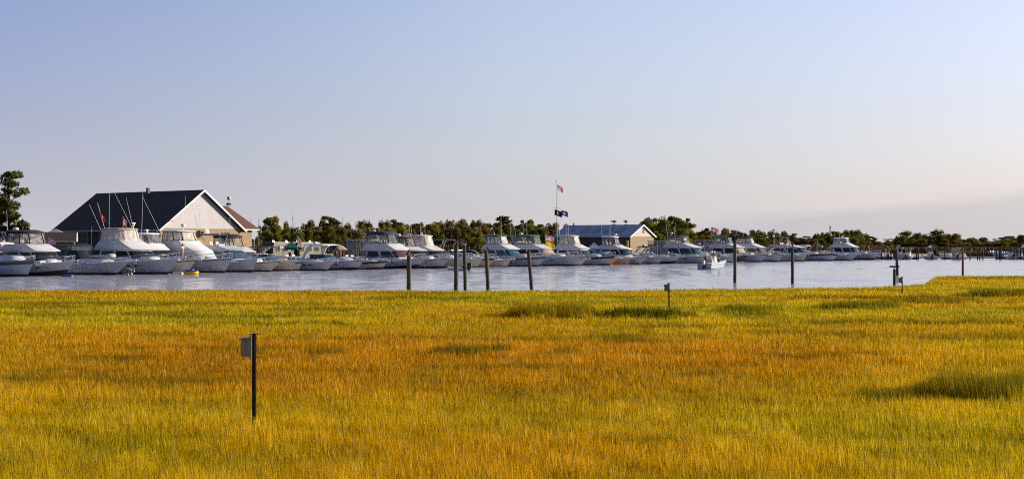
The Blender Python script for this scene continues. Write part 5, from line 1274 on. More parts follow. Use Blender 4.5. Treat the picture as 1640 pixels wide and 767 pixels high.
# metal shed
C2 = at(1009.5, 285); W2 = solve_len(C2, rdir, 1047); L2 = solve_len(C2, -ndir, 889)
ze2 = zpix(378.5, 285); zr2 = zpix(361.5, 290)
print('shed', W2, L2)
b2 = gable_building('metal_shed', C2, W2, L2, .9, ze2, zr2, 'long metal shed with blue-grey roof, four skylights and tan gable wall', 'building', TANW, DARKW, MSIDE, METALR, over=.35, trim=TRIM)
sl2 = (zr2 - ze2) / (W2 / 2)
for k in range(4):
    x = -L2 * (.19 + .155 * k); q = []
    for (dx, yy) in ((-.95, W2 * .13), (.55, W2 * .13), (.55 , W2 * .36), (-.95, W2 * .36)):
        q.append(Vector((x + dx, yy, ze2 + yy * sl2 + .27)))
    mb = MB(); mb.loft([q, [v + Vector((0, 0, .05)) for v in q]]); mb.build('skylight', mat('skylight_panel', (.14, .15, .17), .4, var=.2), b2)
mb = MB(); mb.box((-L2 * .30, -.06, 2.4), (3.6, .08, 2.9)); mb.build('garage_door', CMAROON, b2)
mb = MB(); mb.box((-L2 * .58, -.06, 2.3), (1.2, .08, 2.6)); mb.build('door', CMAROON, b2)
mb = MB(); mb.box((.10, W2 * .55, (ze2 + zr2) / 2 + .3), (.06, .5, 1.5)); mb.build('louvre', DARKW, b2)
for (x, yy, hh) in ((-L2 * .90, W2 * .46, .8), (-L2 * .84, W2 * .25, .4)):
    mb = MB(); z = ze2 + yy * sl2 + .1; mb.tube([(x, yy, z), (x, yy, z + hh)], .13, 8); mb.build('flue_pipe', SHINGLE, b2)
# storage container right of the shed
def long_container():
    p = at(1056, 292); g = empty('storage_container', (p.x, p.y, .9), R(-10), 'dull blue corrugated storage container right of the metal shed', 'container')
    mb = MB(); n = 26; w, h = 6.2, 2.6
    for face in (-1, 1):
        vs = []
        for k in range(n + 1):
            x = -w / 2 + w * k / n; y = face * (1.2 + (.06 if k % 2 else 0)); vs += [(x, y, 0), (x, y, h)]
        mb.add(vs, [(2 * k, 2 * k + 2, 2 * k + 3, 2 * k + 1) for k in range(n)])
    mb.build('side_panel', CBLUE, g)
    mb = MB()
    for x in (-w / 2, w / 2): mb.box((x, 0, h / 2), (.12, 2.5, h))
    mb.box((0, 0, h + .03), (w + .1, 2.55, .08)); mb.build('frame', CNAVY, g)
long_container()

# ------------------------------------------------------------------ flagpole
fp = at(892, 262); g = empty('flagpole', (fp.x, fp.y, .9), 0, 'tall flagpole with cross-arm flying three flags beside the metal shed', 'flagpole')
zt = zpix(291, 262) - .9; mb = MB(); mb.tube([(0, 0, 0), (0, 0, zt)], [.10, .05], 10); mb.build('pole', mat('pole_weathered', (.26, .27, .24), .5, metal=.3), g, smooth=60)
mb = MB(); mb.lathe((0, 0, zt), [(.02, 0), (.14, .08), (.16, .16), (.10, .26), (.01, .3)], 10); mb.build('finial', ALU, g, smooth=60)
zy = zpix(333, 262) - .9; mb = MB(); mb.tube([(-.5, 0, zy), (.85, 0, zy - .1)], .035, 6); mb.build('yard', CWHITE, g)
for (x, z) in ((-.45, zy), (.80, zy - .1)):
    mb = MB(); mb.tube([(x, 0, z), (x * .3, 0, 1.4)], .012, 4); mb.build('halyard', CWHITE, g)
f = cloth_flag('flag', 1.15, .95, FUS, None, (fp.x + .10, fp.y - .05, .9 + zpix(296, 262) - .9), R(-25), .55); tag(f, 'striped national flag with starry canton at the top of the flagpole', 'flag')
f = cloth_flag('flag', 1.45, 1.05, FBLACK, None, (fp.x - .45, fp.y - .12, zpix(335.5, 262)), R(-12), .35); tag(f, 'black flag with white round emblem on the left of the cross-arm', 'flag')
f = cloth_flag('flag', 1.30, .95, FPURPLE, None, (fp.x + .80, fp.y - .12, zpix(336.5, 262)), R(-20), .30); tag(f, 'purple flag with pale emblem on the right of the cross-arm', 'flag')
# flags by the green-topped cruiser
fl = at(874.5, 226); g = empty('flagstaff', (fl.x, fl.y, .8), 0, 'slim staff with striped and yellow flags behind the green-topped cruiser', 'flagpole')
mb = MB(); mb.tube([(-.15, 0, 0), (-.05, 0, zpix(375, 226) - .8)], .03, 6); mb.build('staff', CWHITE, g)
f = cloth_flag('flag', 1.35, .85, FUS, None, (fl.x - .03, fl.y - .05, zpix(376.5, 226)), R(-20), .25); tag(f, 'faded striped flag above the yellow flag', 'flag')
f = cloth_flag('flag', 1.45, .85, CYELLOW, None, (fl.x + .05, fl.y - .10, zpix(386, 226)), R(-15), .40); tag(f, 'plain yellow flag flying over the green-topped cruiser', 'flag')
# red flag near the big sportfisher
fr = at(171, 172); g = empty('flagstaff', (fr.x, fr.y, .8), 0, 'thin leaning staff carrying a red flag in front of the dark roof', 'flagpole')
mb = MB(); mb.tube([(1.0, 0, 0), (-1.15, 0, zpix(325, 172) - .8)], .03, 6); mb.build('staff', CWHITE, g)
f = cloth_flag('flag', .75, .55, FRED, None, (fr.x - .78, fr.y - .05, zpix(341, 172)), R(-15), .8); tag(f, 'red flag hanging in front of the clubhouse roof', 'flag')
f2 = at(197, 170); g = empty('flagstaff', (f2.x, f2.y, .8), 0, 'short staff with striped flag rising behind the cloudy curtains', 'flagpole')
mb = MB(); mb.tube([(0, 0, 0), (0, 0, zpix(347, 170) - .8)], .03, 6); mb.build('staff', CWHITE, g)
f = cloth_flag('flag', .55, .85, FUS, None, (f2.x, f2.y - .05, zpix(348, 170)), R(-15), .75); tag(f, 'limp striped flag just above the cloudy curtained flybridge', 'flag')
f3 = at(1308.5, 330); g = empty('flagstaff', (f3.x, f3.y, .8), 0, 'slim staff with a small green pennant far right', 'flagpole')
mb = MB(); mb.tube([(0, 0, 0), (0, 0, zpix(388, 330) - .8)], .03, 6); mb.build('staff', CWHITE, g)
f = cloth_flag('flag', .75, .6, mat('cloth_green', (.02, .40, .08), .8, translucent=.3), None, (f3.x, f3.y - .05, zpix(389, 330)), R(-15), .5); tag(f, 'small bright green pennant above the boats at far right', 'flag')

# ------------------------------------------------------------------ floats, dinghies and other loose things
def inflatable(loc, yaw, L_, B_, r_, m, label, m2=None, motor=False, seat=True, name='inflatable_dinghy'):
    g = empty(name, loc, yaw, label, 'dinghy')
    pts = [(-L_ / 2, B_ / 2 - r_, r_), (L_ * .2, B_ / 2 - r_, r_), (L_ * .42, B_ * .28, r_ * 1.25), (L_ / 2, 0, r_ * 1.5), (L_ * .42, -B_ * .28, r_ * 1.25), (L_ * .2, -B_ / 2 + r_, r_), (-L_ / 2, -B_ / 2 + r_, r_)]
    mb = MB(); mb.tube(pts, [r_ * .6] + [r_] * 5 + [r_ * .6], 10); mb.build('tube', m, g, smooth=60)
    mb = MB(); mb.loft([plan(-L_ * .45, L_ * .38, B_ * .36, r_ * .5, B_ * .4), plan(-L_ * .45, L_ * .38, B_ * .36, r_ * .8, B_ * .4)]); mb.build('floor', m2 or m, g)
    if seat: mb = MB(); mb.box((-.1, 0, r_ * 1.7), (.28, B_ * .8, .08)); mb.build('thwart', CWHITE, g)
    if motor: outboard(g, -L_ / 2, 0, .35)
    return g
inflatable(at(305.5, 156, -.04), R(5), 1.45, .9, .17, RUBBERY, 'yellow inflatable raft floating by the bows, left half of the row', OUTB, seat=False)
g = inflatable(at(303, 156, .30), R(8), .9, .6, .13, RUBBERB, 'blue inflatable ring lying on the yellow raft', seat=False)
def rounded_float(u, D, l, w, h, m, label, yaw=0):
    mb = MB(); mb.loft([plan(-l / 2 + .04, l / 2 - .04, w / 2 - .04, -.12, .2), plan(-l / 2, l / 2, w / 2, 0, .25), plan(-l / 2, l / 2, w / 2, h - .06, .25), plan(-l / 2 + .06, l / 2 - .06, w / 2 - .06, h, .2)])
    o = mb.build('float', m, None, smooth=30, loc=at(u, D)); o.rotation_euler = (0, 0, yaw); tag(o, label, 'float')
rounded_float(285.5, 156.5, 1.1, .6, .24, CWHITE, 'white float on the water left of the yellow raft')
rounded_float(108.5, 142.5, 1.15, .6, .24, RUBBERB, 'bright blue foam float on the water, left foreground')
inflatable(at(733, 181, -.02), R(160), 2.6, 1.5, .24, CWHITE, 'white dinghy with black outboard behind the two tall pilings', CWHITE, motor=True)
rb2 = BOATS[186][0]; pd = rb2.matrix_basis @ Vector((-2.3, .2, 1.78)); inflatable(pd, ROWRZ, 3.0, 1.4, .22, RUBBER, 'grey inflatable dinghy stowed on the foredeck of the low express cruiser', RUBBER)
# clump of growth at the waterline by the sportfisher bow
g0 = at(206, 152); mb = MB(); rb_ = random.Random(9)
for k in range(46):
    z = rb_.uniform(0, .8); r0 = rb_.uniform(.07, .17); a = rb_.uniform(0, 6.28); q = rb_.uniform(0, .55 - z * .2)
    c = (q * math.cos(a) * 1.1 + (z - .4) * .3, q * math.sin(a), z); mb.lathe(c, [(.01, -r0), (r0 * .8, -r0 * .6), (r0, 0), (r0 * .7, r0 * .7), (.01, r0)], 7)
o = mb.build('shell_cluster', mat('barnacle_shell', (.30, .27, .24), .5, var=.6, vscale=7), None, smooth=40, loc=g0); tag(o, 'lumpy shell-crusted clump at the waterline between two bows', 'shell clump')
# two trailers and a car behind the boats
def trailer(u, D, label, m):
    p = at(u, D); g = empty('camper_trailer', (p.x, p.y, .9), R(58), label, 'trailer', 'camper trailers parked behind the boats')
    mb = MB(); prof = [(-2.6, .5), (2.5, .5), (2.8, 1.3), (2.55, 2.75), (-2.55, 2.75), (-2.75, 1.5)]
    mb.loft([[Vector((x, -1.15, z)) for x, z in prof], [Vector((x, 1.15, z)) for x, z in prof]]); mb.build('body', m, g)
    mb = MB(); mb.box((0, 0, 2.80), (5.0, 2.2, .10)); mb.build('roof', GREYH, g)
    for x in (-1.6, 1.2):
        mb = MB(); mb.loft([plan(x - .4, x + .4, .35, 2.85, .2), plan(x - .3, x + .3, .28, 3.12, .2)]); mb.build('roof_air_unit', OUTB, g)
    for x in (-1.7, 0, 1.6):
        for s_ in (1, -1): mb = MB(); mb.box((x, s_ * 1.165, 1.85), (.95, .04, .6)); mb.build('window', GDARK, g)
    for s_ in (1, -1):
        mb = MB(); mb.tube([(.2, s_ * .95, .36), (.2, s_ * 1.15, .36)], .36, 14); mb.build('wheel', OUTB, g, smooth=40)
trailer(448, 206, 'dark camper trailer, left one behind the green canopy', mat('trailer_dark', (.03, .026, .026), .5)); trailer(486, 210, 'dark camper trailer, right one behind the hardtop cruiser', mat('trailer_grey', (.045, .04, .04), .5))
def car(u, D, yaw, m, label):
    p = at(u, D); g = empty('parked_car', (p.x, p.y, .9), yaw, label, 'car')
    mb = MB()
    def sec(z, x0, x1, w): return plan(x0, x1, w, z, .5)
    mb.loft([sec(.3, -2.2, 2.2, .86), sec(.6, -2.3, 2.3, .92), sec(.95, -2.25, 2.2, .90), sec(1.02, -2.2, 2.0, .86)]); mb.build('body', m, g, smooth=35)
    mb = MB(); mb.loft([sec(1.02, -2.1, 1.1, .82), sec(1.55, -1.8, .45, .70)]); mb.build('windows', GDARK, g, smooth=35)
    mb = MB(); mb.loft([sec(1.55, -1.82, .47, .71), sec(1.63, -1.6, .2, .62)]); mb.build('roof', m, g, smooth=35)
    for x in (-1.4, 1.4):
        for s_ in (1, -1): mb = MB(); mb.tube([(x, s_ * .72, .34), (x, s_ * .94, .34)], .34, 14); mb.build('wheel', OUTB, g, smooth=40)
    for s_ in (1, -1): mb = MB(); mb.box((2.2, s_ * .6, .75), (.12, .35, .16)); mb.build('headlight', CWHITE, g)
car(757, 236, R(-20), GREYH, 'silver parked car, roof visible between green-curtained boat and pilings')
# lamp post, tall thin masts, marker
lp = at(36, 190); g = empty('lamp_post', (lp.x, lp.y, .9), 0, 'black lamp post rising above the leftmost boats', 'lamp post')
mb = MB(); h_ = zpix(360, 190) - .9; mb.tube([(0, 0, 0), (0, 0, h_)], [.09, .05], 8); mb.build('post', OUTB, g, smooth=60)
mb = MB(); mb.lathe((0, 0, h_), [(.08, 0), (.20, .10), (.26, .50), (.34, .52), (.05, .75), (.02, .85)], 8); mb.build('lantern', OUTB, g)
for (u, yt, D, lb, m) in ((1239, 368, 372, 'brown pole rising from the trees, middle right', TEAK), (1329.5, 363, 420, 'tall rusty pole above the trees at far right', CMAROON)):
    p = at(u, D); g = empty('pole', (p.x, p.y, .9), 0, lb, 'pole'); h_ = zpix(yt, D) - .9
    mb = MB(); mb.tube([(0, 0, 0), (0, 0, h_)], [.22, .16], 8); mb.build('shaft', m, g, smooth=60); mb = MB(); mb.box((0, 0, h_), (.5, .3, .25)); mb.build('cap', m, g)
p = at(1390, 440); g = empty('channel_marker', (p.x, p.y, .9), 0, 'bright yellow-green marker board among the distant shrubs', 'sign')
mb = MB(); mb.tube([(0, 0, 0), (0, 0, zpix(380, 440) - .9)], .08, 6); mb.build('post', PILE, g); mb = MB(); mb.box((0, -.12, zpix(383.5, 440) - .9), (.6, .05, 1.0)); mb.build('board', mat('marker_lime', (.45, .60, .04), .6), g)

# ------------------------------------------------------------------ trees
def leaf_mat(name, c1, c2):
    m = bpy.data.materials.new(name); m.use_nodes = True; t = m.node_tree; t.nodes.clear(); o_ = t.nodes.new('ShaderNodeOutputMaterial')
    oi = t.nodes.new('ShaderNodeObjectInfo'); tcn = t.nodes.new('ShaderNodeTexCoord'); n = t.nodes.new('ShaderNodeTexNoise'); n.inputs['Scale'].default_value = .55; n.inputs['Detail'].default_value = 4
    t.links.new(tcn.outputs['Object'], n.inputs['Vector'])
    r_ = t.nodes.new('ShaderNodeMapRange'); r_.inputs[1].default_value = .35; r_.inputs[2].default_value = .65; t.links.new(n.outputs[0], r_.inputs[0])
    mx = t.nodes.new('ShaderNodeMix'); mx.data_type = 'RGBA'; mx.inputs[6].default_value = (*c1, 1); mx.inputs[7].default_value = (*c2, 1); t.links.new(r_.outputs[0], mx.inputs[0])
    hs = t.nodes.new('ShaderNodeHueSaturation'); a = t.nodes.new('ShaderNodeMapRange'); a.inputs[3].default_value = .475; a.inputs[4].default_value = .515; t.links.new(oi.outputs['Random'], a.inputs[0]); t.links.new(a.outputs[0], hs.inputs['Hue'])
    b = t.nodes.new('ShaderNodeMapRange'); b.inputs[3].default_value = .75; b.inputs[4].default_value = 1.25; t.links.new(oi.outputs['Random'], b.inputs[0]); t.links.new(b.outputs[0], hs.inputs['Value'])
    t.links.new(mx.outputs[2], hs.inputs['Color'])
    d = t.nodes.new('ShaderNodeBsdfDiffuse'); tr = t.nodes.new('ShaderNodeBsdfTranslucent'); ms = t.nodes.new('ShaderNodeMixShader'); ms.inputs[0].default_value = .35
    for s_ in (d, tr): t.links.new(hs.outputs[0], s_.inputs[0])
    t.links.new(d.outputs[0], ms.inputs[1]); t.links.new(tr.outputs[0], ms.inputs[2]); t.links.new(ms.outputs[0], o_.inputs[0]); return m
LEAF = leaf_mat('leaves_green', (.22, .21, .04), (.12, .13, .03)); LEAFY = leaf_mat('leaves_yellow_green', (.31, .29, .04), (.18, .18, .03)); NEEDLE = leaf_mat('needles_dark', (.14, .145, .035), (.09, .095, .03)); LEAFB = leaf_mat('leaves_brownish', (.25, .18, .07), (.15, .13, .05))
BARK = mat('bark', (.09, .07, .055), .9, var=.4, vscale=6); BARKG = mat('bark_grey_dead', (.26, .22, .20), .9, var=.3, vscale=6)
def leaves(clumps, n, sz, rnd):
    """clumps: (centre, radii); leaf clusters spread mainly near the surface of each clump"""
    vs = []; fs = []; wt = [c[1][0] * c[1][1] + c[1][2] * c[1][0] for c in clumps]; tot = sum(wt)
    for (c, r_), w in zip(clumps, wt):
        for _ in range(max(6, int(n * w / tot))):
            d = Vector((rnd.gauss(0, 1), rnd.gauss(0, 1), rnd.gauss(0, 1))).normalized(); q = rnd.uniform(.45, 1.06) ** .7
            if mnoise.noise(Vector(c) + d * 1.3) > .28: q *= .7
            p = Vector(c) + Vector((d.x * r_[0], d.y * r_[1], d.z * r_[2])) * q
            a = Vector((rnd.gauss(0, 1), rnd.gauss(0, 1), rnd.gauss(0, .6))).normalized(); b = a.cross((d + Vector((rnd.gauss(0, .6), rnd.gauss(0, .6), rnd.gauss(0, .6)))).normalized())
            if b.length < .1: continue
            b.normalize(); s_ = sz * rnd.uniform(.5, 1.25); k = len(vs)
            vs += [p - a * s_ * .6, p + b * s_ * .45, p + a * s_ * .6, p - b * s_ * .4 + a * s_ * .1]; fs.append((k, k + 1, k + 2, k + 3))
    return vs, fs
def tree_proto(kind, seed, m):
    rnd = random.Random(seed); H_ = 8.0; cl = []; tb = MB(); ns = 1500; sz = .42
    if kind == 'round':
        tb.tube([(0, 0, -.3), (.1, 0, 1.5), (.0, .1, 3.5), (.2, 0, 5.5)], [.22, .17, .13, .05], 7)
        for k in range(36):
            a = rnd.uniform(0, 6.28); h_ = rnd.uniform(.18, .94); rr = 3.1 * math.sqrt(max(.05, 1 - ((h_ - .50) / .50) ** 2)) * rnd.uniform(.35, 1.0)
            c = (rr * math.cos(a), rr * math.sin(a), h_ * H_); q = rnd.uniform(.5, 1.15); cl.append((c, (q, q, q * .65)))
            tb.tube([(0, 0, 1.5 + h_ * 2.0), (c[0] * .5, c[1] * .5, c[2] * .75), c], [.08, .05, .02], 5)
        ns = 4200
    elif kind == 'open':
        tb.tube([(0, 0, -.3), (.15, 0, 2), (-.1, .1, 4.5), (.15, 0, 7.2)], [.20, .15, .10, .03], 7)
        for k in range(13):
            a = rnd.uniform(0, 6.28); h_ = rnd.uniform(.32, .97); rr = rnd.uniform(.5, 2.6) * (1.15 - h_ * .65)
            c = (rr * math.cos(a), rr * math.sin(a), h_ * H_); q = rnd.uniform(.45, 1.0); cl.append((c, (q, q, q * .45)))
            tb.tube([(0, 0, h_ * H_ * .72), (c[0] * .6, c[1] * .6, c[2] * .93), c], [.06, .04, .015], 5)
        ns = 1900; sz = .30
    elif kind == 'airy':
        tb.tube([(0, 0, -.3), (.15, 0, 2), (-.1, .1, 4.5), (.15, 0, 7.4)], [.17, .13, .08, .02], 7)
        for k in range(34):
            a = rnd.uniform(0, 6.28); h_ = rnd.uniform(.30, .98); rr = rnd.uniform(.3, 2.7) * (1.2 - h_ * .75)
            c = (rr * math.cos(a), rr * math.sin(a), h_ * H_); q = rnd.uniform(.32, .75); cl.append((c, (q * 1.2, q * 1.2, q * .55)))
            tb.tube([(0, 0, h_ * H_ * .78), (c[0] * .6, c[1] * .6, c[2] * .95), c], [.045, .03, .012], 5)
        ns = 5600; sz = .21
    elif kind == 'pine':
        tb.tube([(0, 0, -.3), (.1, 0, 3), (0, 0, 7.6)], [.18, .12, .03], 7)
        for k in range(15):
            a = rnd.uniform(0, 6.28); h_ = .38 + .6 * k / 15; rr = rnd.uniform(.5, 2.3) * (1.25 - h_ * .75)
            c = (rr * math.cos(a), rr * math.sin(a), h_ * H_); q = rnd.uniform(.9, 1.5) * (1.35 - h_ * .5); cl.append((c, (q, q, q * .32)))
            tb.tube([(0, 0, h_ * H_ - .3), c], [.05, .015], 5)
        ns = 2800; sz = .34
    elif kind == 'bush':
        tb.tube([(0, 0, -.3), (.1, 0, 2.2), (.3, 0, 4)], [.15, .1, .03], 6)
        for k in range(32):
            a = rnd.uniform(0, 6.28); rr = rnd.uniform(.1, 3.9); h_ = rnd.uniform(.12, .84) * (1 - (rr / 5.4) ** 2)
            c = (rr * math.cos(a), rr * math.sin(a), h_ * H_); q = rnd.uniform(.6, 1.2); cl.append((c, (q, q, q * 1.0)))
            tb.tube([(0, 0, .3), c], [.06, .02], 4)
        ns = 5200; sz = .36
    elif kind == 'snag':
        tb.tube([(0, 0, -.3), (.1, 0, 3), (.25, 0, 5.2), (.1, 0, 7.8)], [.14, .10, .07, .02], 6)
        for k in range(13):
            z = rnd.uniform(2.8, 7.4); a = rnd.uniform(0, 6.28); ln = rnd.uniform(.5, 1.6) * (1.2 - z / 9)
            p = Vector((.15, 0, z)); e = p + Vector((math.cos(a) * ln, math.sin(a) * ln, rnd.uniform(.2, .9))); tb.tube([p, p.lerp(e, .5) + Vector((0, 0, .1)), e], [.045, .03, .012], 4)
            if k % 3 == 0: tb.tube([p.lerp(e, .6), p.lerp(e, .6) + Vector((rnd.uniform(-.3, .3), rnd.uniform(-.3, .3), .5))], [.02, .01], 4)
    tm = bpy.data.meshes.new('trunk')
    o = tb.build('trunk', BARKG if kind == 'snag' else BARK, None, smooth=60); tm = o.data; bpy.data.objects.remove(o)
    cm_ = None
    if cl:
        v_, f_ = leaves(cl, ns, sz, rnd); cm_ = bpy.data.meshes.new('crown'); cm_.from_pydata([tuple(p) for p in v_], [], f_); cm_.materials.append(m)
    return tm, cm_
PROT = {('round', i): tree_proto('round', 20 + i, (LEAFY, LEAF, LEAF)[i]) for i in range(3)}
PROT.update({('open', i): tree_proto('open', 40 + i, LEAF if i else LEAFB) for i in range(2)})
PROT.update({('airy', i): tree_proto('airy', 50 + i, NEEDLE) for i in range(2)})
PROT.update({('pine', i): tree_proto('pine', 60 + i, NEEDLE) for i in range(2)})
PROT.update({('bush', i): tree_proto('bush', 80 + i, (LEAF, LEAFY, LEAFB)[i]) for i in range(3)})
PROT.update({('snag', i): tree_proto('snag', 100 + i, LEAF) for i in range(2)})
NAMEK = dict(airy='tall_tree', round='broadleaf_tree', open='scraggly_tree', pine='pine_tree', bush='shrub', snag='dead_tree')
def tree(u, ytop, wpx, kind, var, D, label, group='trees along the skyline', z0=.85, yaw=None):
    h_ = zpix(ytop, D) - z0; s_ = h_ / 8.0; wr = {'round': 7.2, 'open': 5.2, 'airy': 5.4, 'pine': 4.6, 'bush': 9.0, 'snag': 2.6}[kind]
    if kind == 'bush': s_ = h_ / 6.6
    sx = wpx * D / F / wr
    tm, cm_ = PROT[(kind, var)]
    g = empty(NAMEK[kind], at(u, D, z0), random.uniform(0, 6.28) if yaw is None else yaw, label, 'dead tree' if kind == 'snag' else ('shrub' if kind == 'bush' else 'tree'), group)
    g.scale = (sx, sx, s_)
    for nm, me in (('trunk', tm), ('crown', cm_)):
        if me: o = bpy.data.objects.new(nm, me); COL.objects.link(o); o.parent = g
def rowd(u): return 262 + (u - 405) * .165
TREES = [
 (14, 274, 84, 'airy', 0, 215, 'tall airy tree at the left photo edge, highest of all the trees'), (2, 318, 46, 'airy', 1, 222, 'dark tree crowding the left edge behind the tall airy one'), (30, 352, 46, 'bush', 1, 205, 'yellow-green shrub below the tall airy tree'), (62, 371, 40, 'open', 0, 212, 'thin brownish treetop between the lamp post and the frame tent'), (110, 376, 44, 'bush', 0, 228, 'low shrub behind the frame tent by the clubhouse'),
 (437, 347, 46, 'round', 0, None, 'round yellow-green tree just right of the clubhouse wing'), (402, 342, 8, 'snag', 0, 250, 'thin dead tree closest to the clubhouse wing roof'), (414, 346, 14, 'snag', 1, 252, 'forked dead tree left of the round yellow-green tree'), (458, 362, 30, 'bush', 0, None, 'shrub beside the round yellow-green tree'), (468, 340, 12, 'snag', 0, None, 'bare dead tree above the green canopy'), (474, 352, 8, 'snag', 1, None, 'short snapped dead trunk near the green canopy'),
 (500, 363, 46, 'round', 1, None, 'low rounded green tree left of the layered pine'), (530, 345, 34, 'pine', 0, None, 'layered dark pine above the striped stern flag'), (524, 356, 26, 'pine', 1, None, 'smaller pine tucked against the layered dark pine'), (549, 346, 12, 'snag', 1, None, 'twisted dead tree right of the layered pine'), (543, 371, 30, 'round', 0, None, 'bright green low tree behind the navy umbrella'), (557, 363, 10, 'pine', 0, None, 'slim pine behind the black tent'), (569, 352, 14, 'snag', 0, None, 'dead tree above the aft-deck roof of the navy-topped cruiser'), (582, 360, 34, 'open', 1, None, 'ragged tree above the aft-deck roof of the navy-topped cruiser'),
 (613, 356, 34, 'open', 0, None, 'ragged brownish tree left of the navy flybridge top'), (634, 350, 22, 'pine', 1, None, 'sparse pine directly above the navy flybridge top'), (640, 361, 44, 'round', 0, None, 'green tree behind the navy flybridge top'), (668, 356, 32, 'round', 1, None, 'green tree above the black bimini boat'), (692, 358, 44, 'round', 0, None, 'bright green tree above the pale curtained sportfisher'), (709, 359, 10, 'pine', 0, None, 'slim dark pine above the wind-blown striped flag'), (722, 358, 16, 'snag', 1, None, 'twiggy dead tree above the navy bimini'),
 (738, 360, 34, 'round', 1, None, 'tree behind the close pair of pilings'), (748, 356, 8, 'pine', 1, None, 'spire-like pine above the close pair of pilings'), (766, 354, 42, 'round', 2, None, 'broad dark tree right of the spire-like pine'), (765, 371, 36, 'round', 0, 283, 'bright yellow-green tree behind the silver car'), (788, 356, 32, 'open', 0, None, 'reddish-brown tree left of the flat-topped pine'), (808, 345, 42, 'pine', 0, None, 'flat-topped spreading pine above the green curtains'), (816, 362, 36, 'bush', 0, None, 'shrub under the flat-topped spreading pine'), (842, 350, 40, 'round', 2, None, 'leafy tree above the green-topped cruiser'), (863, 358, 20, 'pine', 1, None, 'dark conifer above the radar of the green-topped cruiser'), (872, 366, 16, 'pine', 0, None, 'small conifer left of the flagpole'), (882, 361, 22, 'open', 0, None, 'brown tree directly left of the flagpole'),
 (984, 352, 36, 'open', 1, 330, 'treetop showing above the metal shed roof ridge, middle'), (1003, 352, 28, 'open', 1, 334, 'treetop above the right part of the metal shed ridge'), (970, 358, 14, 'open', 0, 330, 'smallest treetop above the metal shed ridge'),
 (1047, 347, 56, 'round', 2, 326, 'big dark tree right behind the metal shed gable'), (1074, 346, 54, 'round', 1, 336, 'big dark tree, middle of the large clump'), (1095, 347, 48, 'round', 2, 330, 'big green tree at the right of the large clump'), (1062, 356, 60, 'bush', 0, 320, 'dense low growth under the large clump of trees'), (1094, 366, 50, 'bush', 1, 322, 'green low growth under the right side of the large clump'),
 (1129, 365, 30, 'round', 1, None, 'tree standing apart right of the large clump'), (1152, 374, 38, 'round', 0, None, 'rounded tree left of the piling with spread-winged bird'), (1172, 368, 36, 'open', 1, None, 'flat-crowned tree above the spread-winged bird'), (1189, 371, 24, 'pine', 0, None, 'conifer just right of the spread-winged bird'), (1211, 372, 40, 'round', 1, None, 'rounded tree left of the brown pole'), (1229, 374, 22, 'open', 0, None, 'brown treetop just left of the brown pole'), (1247, 379, 34, 'bush', 2, None, 'brownish shrub at the foot of the brown pole'), (1269, 373, 20, 'pine', 1, None, 'pointed pine above the pale-breasted bird'), (1293, 376, 34, 'open', 0, None, 'tree left of the clump around the rusty pole'), (1307, 377, 30, 'round', 1, None, 'green tree near the green pennant'), (1321, 371, 30, 'round', 2, None, 'dark tree just left of the rusty pole'), (1342, 370, 34, 'round', 1, None, 'dark tree just right of the rusty pole'), (1359, 375, 24, 'open', 0, None, 'brown tree above the last flybridge enclosure'), (1371, 379, 22, 'pine', 1, None, 'conifer right of the last flybridge enclosure'), (1386, 382, 26, 'round', 1, None, 'rounded tree at the lime marker'), (1399, 378, 16, 'pine', 0, None, 'layered pine right of the lime marker'),
 (1421, 381, 44, 'open', 0, 555, 'thin brown tree left of the far rounded grove'), (1452, 374, 62, 'bush', 0, 560, 'wide rounded tree, left of the two largest far domes'), (1476, 377, 34, 'bush', 2, 575, 'dip tree between the two largest far domes'), (1502, 372.5, 74, 'bush', 0, 560, 'widest rounded dome of foliage, right of centre in the far grove'), (1528, 378, 34, 'bush', 1, 548, 'right shoulder of the widest far dome'), (1548, 385, 36, 'bush', 2, 560, 'low brown shrub right of the widest far dome'), (1551, 381, 6, 'snag', 1, 560, 'little dead spike among low brown shrubs far right'), (1575, 382, 46, 'bush', 2, 560, 'brown dome behind four far dock pilings'), (1593, 381, 28, 'open', 0, 565, 'thin treetop left of the flat-topped far tree'), (1611, 377.5, 36, 'pine', 0, 550, 'flat-topped far tree near the right edge'), (1612, 384, 40, 'bush', 1, 545, 'green shrub beneath the flat-topped far tree'), (1638, 378, 40, 'bush', 2, 560, 'dome of foliage cut by the right photo edge'), (1668, 380, 40, 'bush', 0, 560, 'shrub just outside the right edge')]
for (u, yt, w, k, v, D, lb) in TREES: tree(u, yt, w, k, v, D or rowd(u), lb)
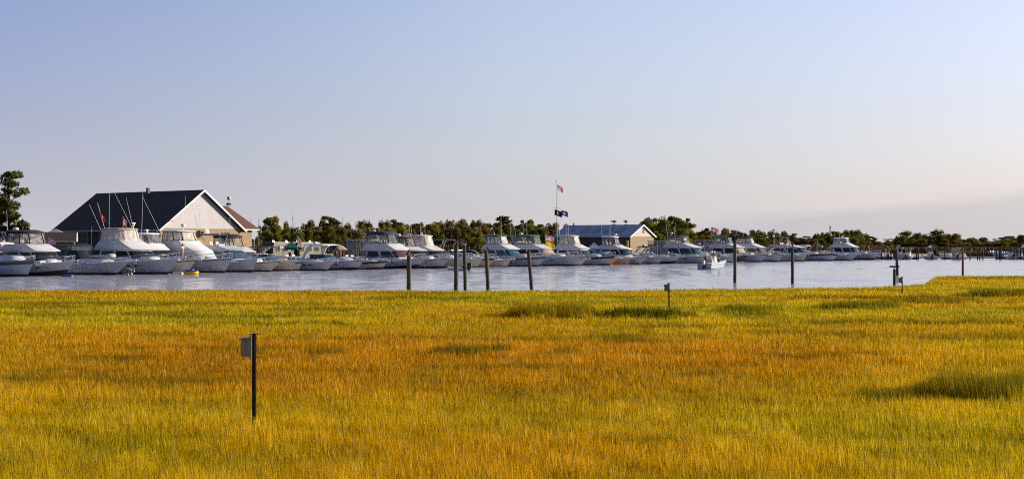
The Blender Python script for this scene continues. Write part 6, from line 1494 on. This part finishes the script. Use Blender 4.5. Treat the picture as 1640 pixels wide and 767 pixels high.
# filler scrub joining the skyline
cp = sorted([(a[0], a[1]) for a in TREES if a[3] != 'snag' and a[0] > 400 and a[1] > 350] + [(405, 372)])
rs_ = random.Random(21); u = 408
while u < 1720:
    yb = min(y for (uu, y) in cp if abs(uu - u) < 40) if any(abs(uu - u) < 40 for uu, _ in cp) else 378
    yt = min(388, yb + rs_.choice([rs_.uniform(1, 6), rs_.uniform(6, 15)])); D = (rowd(u) + rs_.uniform(-4, 22)) if u < 1410 else 535 + rs_.uniform(0, 50)
    if not (925 < u < 1040): tree(u, yt, rs_.uniform(34, 52) * (1 if u < 1410 else 1.2), 'bush', rs_.choice([0, 0, 1, 2, 2] if u < 1400 else [0, 2, 2, 2]), D, 'low shrub of the continuous scrub line under the skyline trees', 'scrub line behind the moored boats')
    u += rs_.uniform(8, 14)
u = 412
while u < 1720:     # denser low growth in front, closing the gaps between trunks
    yb = min([y for (uu, y) in cp if abs(uu - u) < 40] or [378]); D = (rowd(u) - rs_.uniform(3, 10)) if u < 1410 else 532 + rs_.uniform(0, 8)
    if not (880 < u < 1062): tree(u, min(390, yb + rs_.uniform(12, 17)), rs_.uniform(40, 58), 'bush', rs_.choice([0, 2]), D, 'low shrub of the continuous scrub line under the skyline trees', 'scrub line behind the moored boats')
    u += rs_.uniform(14, 20)
